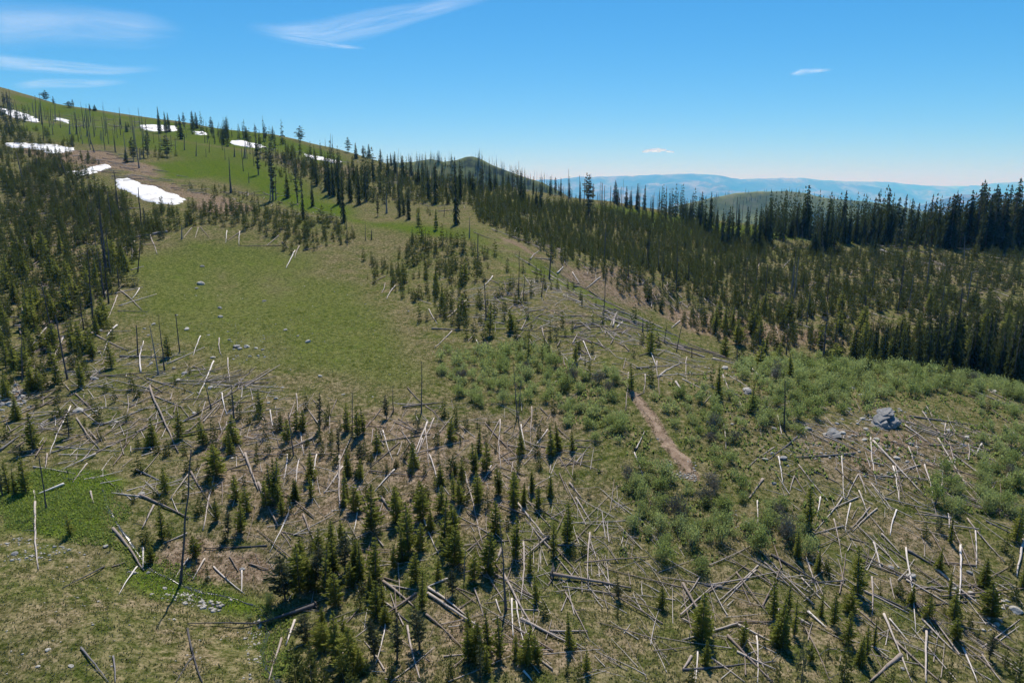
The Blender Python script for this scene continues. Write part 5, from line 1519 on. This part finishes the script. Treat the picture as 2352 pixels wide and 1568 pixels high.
def ribbon(name, pts, widths, mat, lift, seed, edge=0.25, across=9, kind='structure'):
    pts = np.asarray(pts)
    seg = np.hypot(*np.diff(pts, axis=0).T)
    s = np.concatenate([[0], np.cumsum(seg)])
    n = max(30, int(s[-1] / 0.3))
    t_ = np.linspace(0, s[-1], n)
    cx, cy = np.interp(t_, s, pts[:, 0]), np.interp(t_, s, pts[:, 1])
    k = np.ones(9) / 9
    cx = np.convolve(np.pad(cx, 4, 'edge'), k, 'valid')
    cy = np.convolve(np.pad(cy, 4, 'edge'), k, 'valid')
    w = np.interp(t_, s, widths)
    dx, dy = np.gradient(cx), np.gradient(cy)
    l = np.hypot(dx, dy) + 1e-9
    nx_, ny_ = -dy / l, dx / l
    V = []
    for i in range(n):
        wl_ = w[i] * (1 + edge * float(fbm(t_[i], 0, 1.3, 2, seed)) * 2)
        wr_ = w[i] * (1 + edge * float(fbm(t_[i], 50, 1.3, 2, seed)) * 2)
        for j in range(across):
            q = -1 + 2 * j / (across - 1)
            ww = (wl_ if q < 0 else wr_) * q
            V.append((cx[i] + nx_[i] * ww, cy[i] + ny_[i] * ww, 0))
    V = np.array(V)
    q = np.tile(np.linspace(-1, 1, across), n)
    V[:, 2] = ground(V[:, 0], V[:, 1]) + lift * (1 - q ** 4) - 0.06 * q ** 8
    ii = np.arange(n * across).reshape(n, across)
    F = np.stack([ii[:-1, :-1], ii[:-1, 1:], ii[1:, 1:], ii[1:, :-1]], -1).reshape(-1, 4)
    o = link(name, new_mesh(name, V, F, mat, smooth=True))
    o['kind'] = kind
    return o
trk = plot("1440,880 1455,905 1490,950 1520,1000 1545,1035 1570,1062 1585,1090")
ribbon("dirt_track", trk, [0.12, 0.38, 0.58, 0.62, 0.78, 0.95, 0.4], 'earth', 0.08, 3, 0.75, 15)
crk = plot("235,1120 245,1160 262,1195 300,1250 350,1312 463,1360 520,1368 600,1392 618,1440 606,1480 604,1525 645,1575")
ribbon("creek", crk, [0.12, 0.16, 0.2, 0.22, 0.18, 0.2, 0.16, 0.16, 0.2, 0.2, 0.25, 0.25], 'water', 0.05, 4, 0.9, 5)

# ------------------------------------------------------------------ grass tufts and low herbs
def tufts(name, n, rmin, rmax, blades, h0, h1, mats, seed, label, region=None, gate=0.35):
    rng = np.random.default_rng(seed)
    if region:
        poly = plot(region)
        x0, y0 = poly.min(0)
        x1, y1 = poly.max(0)
        X, Y = rng.uniform(x0, x1, n * 5), rng.uniform(y0, y1, n * 5)
        ok = in_poly(X, Y, poly) > -1.0 + 4.0 * (vnoise(X, Y, 3.5, seed + 9) - 0.4)
    else:
        rr = np.exp(rng.uniform(math.log(rmin), math.log(rmax), n * 3))
        aa = rng.uniform(-0.76, 0.76, n * 3)
        X, Y = rr * np.sin(aa), rr * np.cos(aa)
        ok = np.ones(X.shape, bool)
    ok &= vnoise(X, Y, 1.6, seed) * 0.6 + vnoise(X, Y, 6, seed + 1) * 0.4 + rng.uniform(-.2, .2, X.shape) > gate
    X, Y = X[ok][:n], Y[ok][:n]
    if region:
        ok = np.array([off_track(a, b) > 1.6 for a, b in zip(X, Y)])
        X, Y = X[ok], Y[ok]
    Z = ground(X, Y)
    m = len(X)
    V = np.zeros((m, blades, 3, 3))
    for b in range(blades):
        a = rng.uniform(0, 6.28, m)
        h = rng.uniform(h0, h1, m)
        sp = h * rng.uniform(0.2, 0.8, m)
        w = h * rng.uniform(0.25, 0.45, m)
        V[:, b, 0] = np.stack([X - np.sin(a) * w, Y + np.cos(a) * w, Z - 0.03], 1)
        V[:, b, 1] = np.stack([X + np.sin(a) * w, Y - np.cos(a) * w, Z - 0.03], 1)
        V[:, b, 2] = np.stack([X + np.cos(a) * sp, Y + np.sin(a) * sp, Z + h], 1)
    F = np.arange(m * blades * 3).reshape(-1, 3)
    mi = rng.integers(0, len(mats), m * blades) if len(mats) > 1 else None
    stuff(name, new_mesh(name, V.reshape(-1, 3), F, mats, mi), label, "grass")
tufts("grass", 95000, 42, 150, 2, 0.07, 0.2, ['grass'], 91, "tufts of green and straw coloured grass over the slope")
tufts("wet_meadow_grass", 9000, 0, 0, 3, 0.10, 0.26, ['herb'], 92, "lush bright green herbs along the creek",
      "0,1130 90,1085 160,1078 215,1080 275,1110 235,1150 262,1195 320,1290 420,1340 560,1365 640,1385 650,1568 610,1568 600,1420 480,1390 350,1352 270,1275 180,1240 0,1215", 0.3)
tufts("low_scrub", 5200, 0, 0, 5, 0.2, 0.5, ['shrub'], 93, "knee-high green scrub between the willows",
      "1280,850 1500,900 1700,840 2000,850 2352,900 2352,1200 2100,1150 1900,1050 1860,1290 1450,1290 1420,1100 1300,980", 0.52)

# ------------------------------------------------------------------ clouds
def cloud_mat(name, alpha, sx, sy, power=1.0):
    t = NT(name)
    tc = t.node("ShaderNodeTexCoord")
    mp = t.node("ShaderNodeMapping")
    mp.inputs['Scale'].default_value = (sx, sy, 1)
    t.link(tc.outputs['UV'], mp.inputs[0])
    wv = t.noise(tc.outputs['UV'], 1.7, 3, 0.5, 1)
    vm = t.node("ShaderNodeVectorMath", operation='MULTIPLY_ADD')
    t.link(wv, vm.inputs[0])
    vm.inputs[1].default_value = (0.5, 0.9, 0)
    t.link(mp.outputs[0], vm.inputs[2])
    n1 = t.noise(vm.outputs[0], 1.0, 8, 0.66)
    sp = t.node("ShaderNodeSeparateXYZ")
    t.link(tc.outputs['UV'], sp.inputs[0])
    def edge(s, k):
        a = t.math('SUBTRACT', 1.0, t.math('ABSOLUTE', t.math('SUBTRACT', t.math('MULTIPLY', s, 2.0), 1.0)))
        return t.math('POWER', t.math('MULTIPLY', a, k, clamp=True), 1.3)
    e = t.math('MULTIPLY', edge(sp.outputs[0], 2.2), edge(sp.outputs[1], 1.3))
    f = t.math('MULTIPLY', t.math('SUBTRACT', n1, 0.30), 2.2, clamp=True)
    f = t.math('MULTIPLY', t.math('MULTIPLY', f, e), alpha, clamp=True)
    tr = t.node("ShaderNodeBsdfTransparent")
    tl = t.node("ShaderNodeBsdfTranslucent")
    tl.inputs[0].default_value = (0.95, 0.95, 0.95, 1)
    df = t.node("ShaderNodeBsdfDiffuse")
    df.inputs[0].default_value = (0.95, 0.95, 0.95, 1)
    m1 = t.node("ShaderNodeMixShader")
    m1.inputs[0].default_value = 0.75
    t.link(df.outputs[0], m1.inputs[1])
    t.link(tl.outputs[0], m1.inputs[2])
    m2 = t.node("ShaderNodeMixShader")
    t.link(f, m2.inputs[0])
    t.link(tr.outputs[0], m2.inputs[1])
    t.link(m1.outputs[0], m2.inputs[2])
    return t.done(m2.outputs[0])

def cirrus(line, alt, label, alpha, sx, sy):
    """thin sheet of cirrus at a given altitude; line: u, v, half-width"""
    a = np.array([[float(q) for q in t.split(',')] for t in line.split()])
    s = np.linspace(0, 1, 40)
    k = np.linspace(0, 1, len(a))
    u, v, w = (np.interp(s, k, a[:, i]) for i in range(3))
    du, dv = np.gradient(u), np.gradient(v)
    l = np.hypot(du, dv)
    V, uvs = [], []
    for j in range(7):
        q = -1 + j / 3
        d = ray(u - dv / l * w * q, v + du / l * w * q)
        p = d * (alt / d[:, 2])[:, None]
        V.append(p + np.array([0, 0, ZC]))
        uvs.append(np.stack([s, np.full(40, (q + 1) / 2)], 1))
    V = np.vstack(V)
    uvs = np.vstack(uvs)
    ii = np.arange(280).reshape(7, 40)
    F = np.stack([ii[:-1, :-1], ii[:-1, 1:], ii[1:, 1:], ii[1:, :-1]], -1).reshape(-1, 4)
    c0 = V.mean(0)
    me = new_mesh("cirrus_cloud", V - c0, F, cloud_mat("cirrus wisps", alpha, sx, sy), smooth=True)
    uvl = me.uv_layers.new(name="UVMap")
    vi = np.zeros(len(me.loops), np.int32)
    me.loops.foreach_get('vertex_index', vi)
    uvl.data.foreach_set('uv', uvs[vi].astype(np.float32).ravel())
    o = link("cirrus_cloud", me, loc=tuple(c0))
    o['label'] = label
    o['category'] = "cloud"
    o['group'] = "clouds"
cirrus("560,60,14 640,74,24 740,78,40 860,52,38 960,28,26 1060,2,22 1200,-36,20", 7000, "long feathery cirrus streak at the top centre of the sky", 0.42, 1.6, 2.2)
cirrus("620,80,5 700,94,7 780,106,7 840,112,5", 7000, "thin bright cirrus fringe along the lower side of the long streak", 0.4, 2, 2)
cirrus("-160,180,26 0,142,22 80,150,20 160,156,17 260,162,13 380,158,8", 7000, "narrow white cirrus band above the left ridge", 0.5, 1.4, 2.4)
cirrus("-200,60,70 0,60,70 100,55,60 200,60,55 330,70,50 430,80,30", 7000, "broad faint cirrus veil in the top left corner", 0.34, 1.0, 1.6)
cirrus("20,200,12 100,192,14 200,192,12 300,188,8", 7000, "faint low cirrus smear just above the left skyline", 0.38, 1.6, 2.2)
cirrus("1812,172,4 1840,166,9 1870,163,7 1915,160,3", 7000, "small isolated wisp of cirrus in the right half of the sky", 0.6, 2.0, 1.5)

bm = bmesh.new()
rng = np.random.default_rng(17)
c0 = at(1510, 349, 24000)
for i in range(34):
    q = rng.uniform(-1, 1)
    x = q * 520
    hh = (1 - q * q) * 95
    m = bmesh.ops.create_icosphere(bm, subdivisions=3, radius=1)
    rr = rng.uniform(35, 70) * (1.1 - 0.6 * abs(q))
    zz = rng.uniform(-10, hh)
    for v in m['verts']:
        c = v.co.copy()
        v.co = (x + c.x * rr * 1.9, rng.uniform(-3, 3) + c.y * rr * 1.6, max(zz + c.z * rr * 0.72, -26 + 6 * c.z))
me = bpy.data.meshes.new("cumulus_cloud")
bm.to_mesh(me)
bm.free()
tmp = bpy.data.objects.new("cumulus_cloud", me)
COL.objects.link(tmp)
rm = tmp.modifiers.new("r", 'REMESH')
rm.mode = 'VOXEL'
rm.voxel_size = 9.0
bpy.context.view_layer.update()
me = bpy.data.meshes.new_from_object(tmp.evaluated_get(bpy.context.evaluated_depsgraph_get()))
bpy.data.objects.remove(tmp)
me.name = "cumulus_cloud"
t = NT("cumulus vapour")
df = t.node("ShaderNodeBsdfDiffuse")
df.inputs[0].default_value = (0.95, 0.95, 0.95, 1)
tl = t.node("ShaderNodeBsdfTranslucent")
tl.inputs[0].default_value = (0.98, 0.98, 0.98, 1)
m1 = t.node("ShaderNodeMixShader")
m1.inputs[0].default_value = 0.85
t.link(df.outputs[0], m1.inputs[1])
t.link(tl.outputs[0], m1.inputs[2])
lw = t.node("ShaderNodeLayerWeight")
lw.inputs[0].default_value = 0.35
tr_n = t.node("ShaderNodeBsdfTransparent")
m2 = t.node("ShaderNodeMixShader")
t.link(t.math('POWER', lw.outputs['Facing'], 2.5, clamp=True), m2.inputs[0])
t.link(m1.outputs[0], m2.inputs[1])
t.link(tr_n.outputs[0], m2.inputs[2])
me.materials.append(t.done(m2.outputs[0]))
for f in me.polygons:
    f.use_smooth = True
o = link("cumulus_cloud", me, loc=tuple(c0))
o['label'] = "small flat white cumulus cloud low over the blue mountains"
o['category'] = "cloud"
o['group'] = "clouds"

# ------------------------------------------------------------------ labels: each thing by its look and the landmark it stands beside
MARKS = """1530,1010,the dirt track|2030,965,the layered outcrop|1945,990,the split rock slabs|380,1340,the creek bend|350,440,the largest snow patch|640,740,the middle of the meadow
980,1010,the fanned log pile|1190,870,the forked dead trunks|1155,1330,the tall branchy dead trunk|1290,1330,the log with the root disc|1600,1200,the big willow thicket|90,1140,the lush seep
430,1210,the tall leaning dead trunk|1890,760,the dead tree with arching boughs|40,265,the highest snow patch|130,277,the short snow strip|365,295,the oval snow patch|560,330,the snow wedge
730,362,the thin snow streak|90,342,the wide snow patch|210,390,the slanting snow patch|1085,362,the pointed knoll|1760,445,the far grassy hill|690,315,the lone skyline tree|1200,560,the log-strewn hollow
2150,840,the dark fir stand|1930,590,the small green glade|2110,605,the bleached logs in the glade|2270,860,the rust-coloured pine|1398,670,the lone spire by the hollow|900,500,the bright green spur
150,520,the dense left pine stand|1000,610,the middle pine clump|180,945,the pale split boulder|20,920,the left-edge rock pile|150,1420,the bottom-left grass knoll|700,1320,the creekside conifer clump
1080,1370,the crossed logs|2300,1500,the bottom-right corner|1300,1540,the bottom edge|2020,1060,the long log below the outcrop|2300,1400,the lower-right boulders|850,1180,the big bushy pine|370,800,the row of dead poles
620,865,the long log crossing the meadow edge|968,880,the lone dead spike|120,700,the grey snag clump|400,970,the long kinked log|500,800,the white meadow stones|320,545,the bleached leaning logs
680,590,the log sheaf at the meadow top|1500,880,the logs at the head of the track|1120,900,the grey willow patch|1380,980,the meadow-side willows|2250,1100,the right-edge willows|1850,880,the willow belt
2250,480,the right skyline firs|2000,500,the skyline fir belt|1650,490,the thin burnt poles on the crest|1350,430,the paired pines on the crest|1045,450,the tallest central fir|850,430,the central fir stand
480,400,the pale knoll meadow|620,400,the sparse tall pines|290,340,the grey dead grove|100,230,the left skyline trees|230,250,the upper slope snags|1290,700,the middle ridge logs|1600,620,the wide young pine forest
2000,700,the right pine forest|2200,620,the right-edge pines|1700,1440,the criss-crossed logs below the thicket|1560,1340,the pale upturned log|1900,1180,the leaning log tripod|2150,1240,the long diagonal log pair
1980,1430,the lower-right tree cluster|950,1250,the tall dark pine|1260,1010,the symmetrical lone pine|520,980,the meadow-foot pines|60,1090,the left-edge pine pair|160,1200,the lone sapling on the seep
560,1180,the parallel grey logs|780,1080,the pale log bundle|1100,1060,the middle log tangle|1420,1130,the bent log with a stump|1500,1480,the big log heap|850,1500,the tall twin pines"""
marks = []
for tok in MARKS.replace('\n', '|').split('|'):
    a, b, c = tok.split(',', 2)
    marks.append((float(a), float(b), c))
ORD = "nearest second third fourth fifth sixth seventh eighth ninth tenth eleventh twelfth thirteenth fourteenth fifteenth sixteenth seventeenth eighteenth nineteenth twentieth".split()
NOUN = {'young': 'sapling', 'tall': 'tree', 'snag': 'trunk', 'log': 'log', 'shrub': 'shrub', 'rock': 'boulder'}
cells = {}
for o, kind, u, v, look in THINGS:
    m = min(marks, key=lambda q: (q[0] - u) ** 2 + ((q[1] - v) * 1.5) ** 2)
    du, dv = u - m[0], (v - m[1]) * 1.5
    side = ("right of" if du > 0 else "left of") if abs(du) > abs(dv) else ("below" if dv > 0 else "above")
    cells.setdefault((look, side, m[2]), []).append((du * du + dv * dv, o))
for (look, side, mk), lst in cells.items():
    lst.sort(key=lambda q: q[0])
    for i, (_, o) in enumerate(lst):
        if len(lst) == 1:
            o['label'] = f"{look}, {side} {mk}"
        else:
            od = ORD[i] if i < 20 else f"{i + 1}th"
            o['label'] = f"{look}, {od} {side} {mk}"
print("things", len(THINGS), "longest", max(len(o['label'].split()) for o, *_ in THINGS))
# ------------------------------------------------------------------ air
hx = 72000.0
me = new_mesh("haze", [(x, y, z) for z in (-900, ZC + 1080) for y in (-3000, 74000) for x in (-hx, hx)],
              [(0, 1, 3, 2), (4, 6, 7, 5), (0, 4, 5, 1), (2, 3, 7, 6), (0, 2, 6, 4), (1, 5, 7, 3)], [])
import bmesh
bm = bmesh.new()
bm.from_mesh(me)
bmesh.ops.recalc_face_normals(bm, faces=bm.faces)
bm.to_mesh(me)
bm.free()
hm = bpy.data.materials.new("pale air")
hm.use_nodes = True
hm.node_tree.nodes.clear()
ho = hm.node_tree.nodes.new("ShaderNodeOutputMaterial")
hv = hm.node_tree.nodes.new("ShaderNodeVolumePrincipled")
hv.inputs['Color'].default_value = (0.09, 0.44, 1.0, 1)
hv.inputs['Absorption Color'].default_value = (1, 1, 1, 1)
hv.inputs['Density'].default_value = 6.2e-5
hm.node_tree.links.new(hv.outputs[0], ho.inputs['Volume'])
me.materials.append(hm)
o = link("haze", me)
o['kind'] = 'stuff'
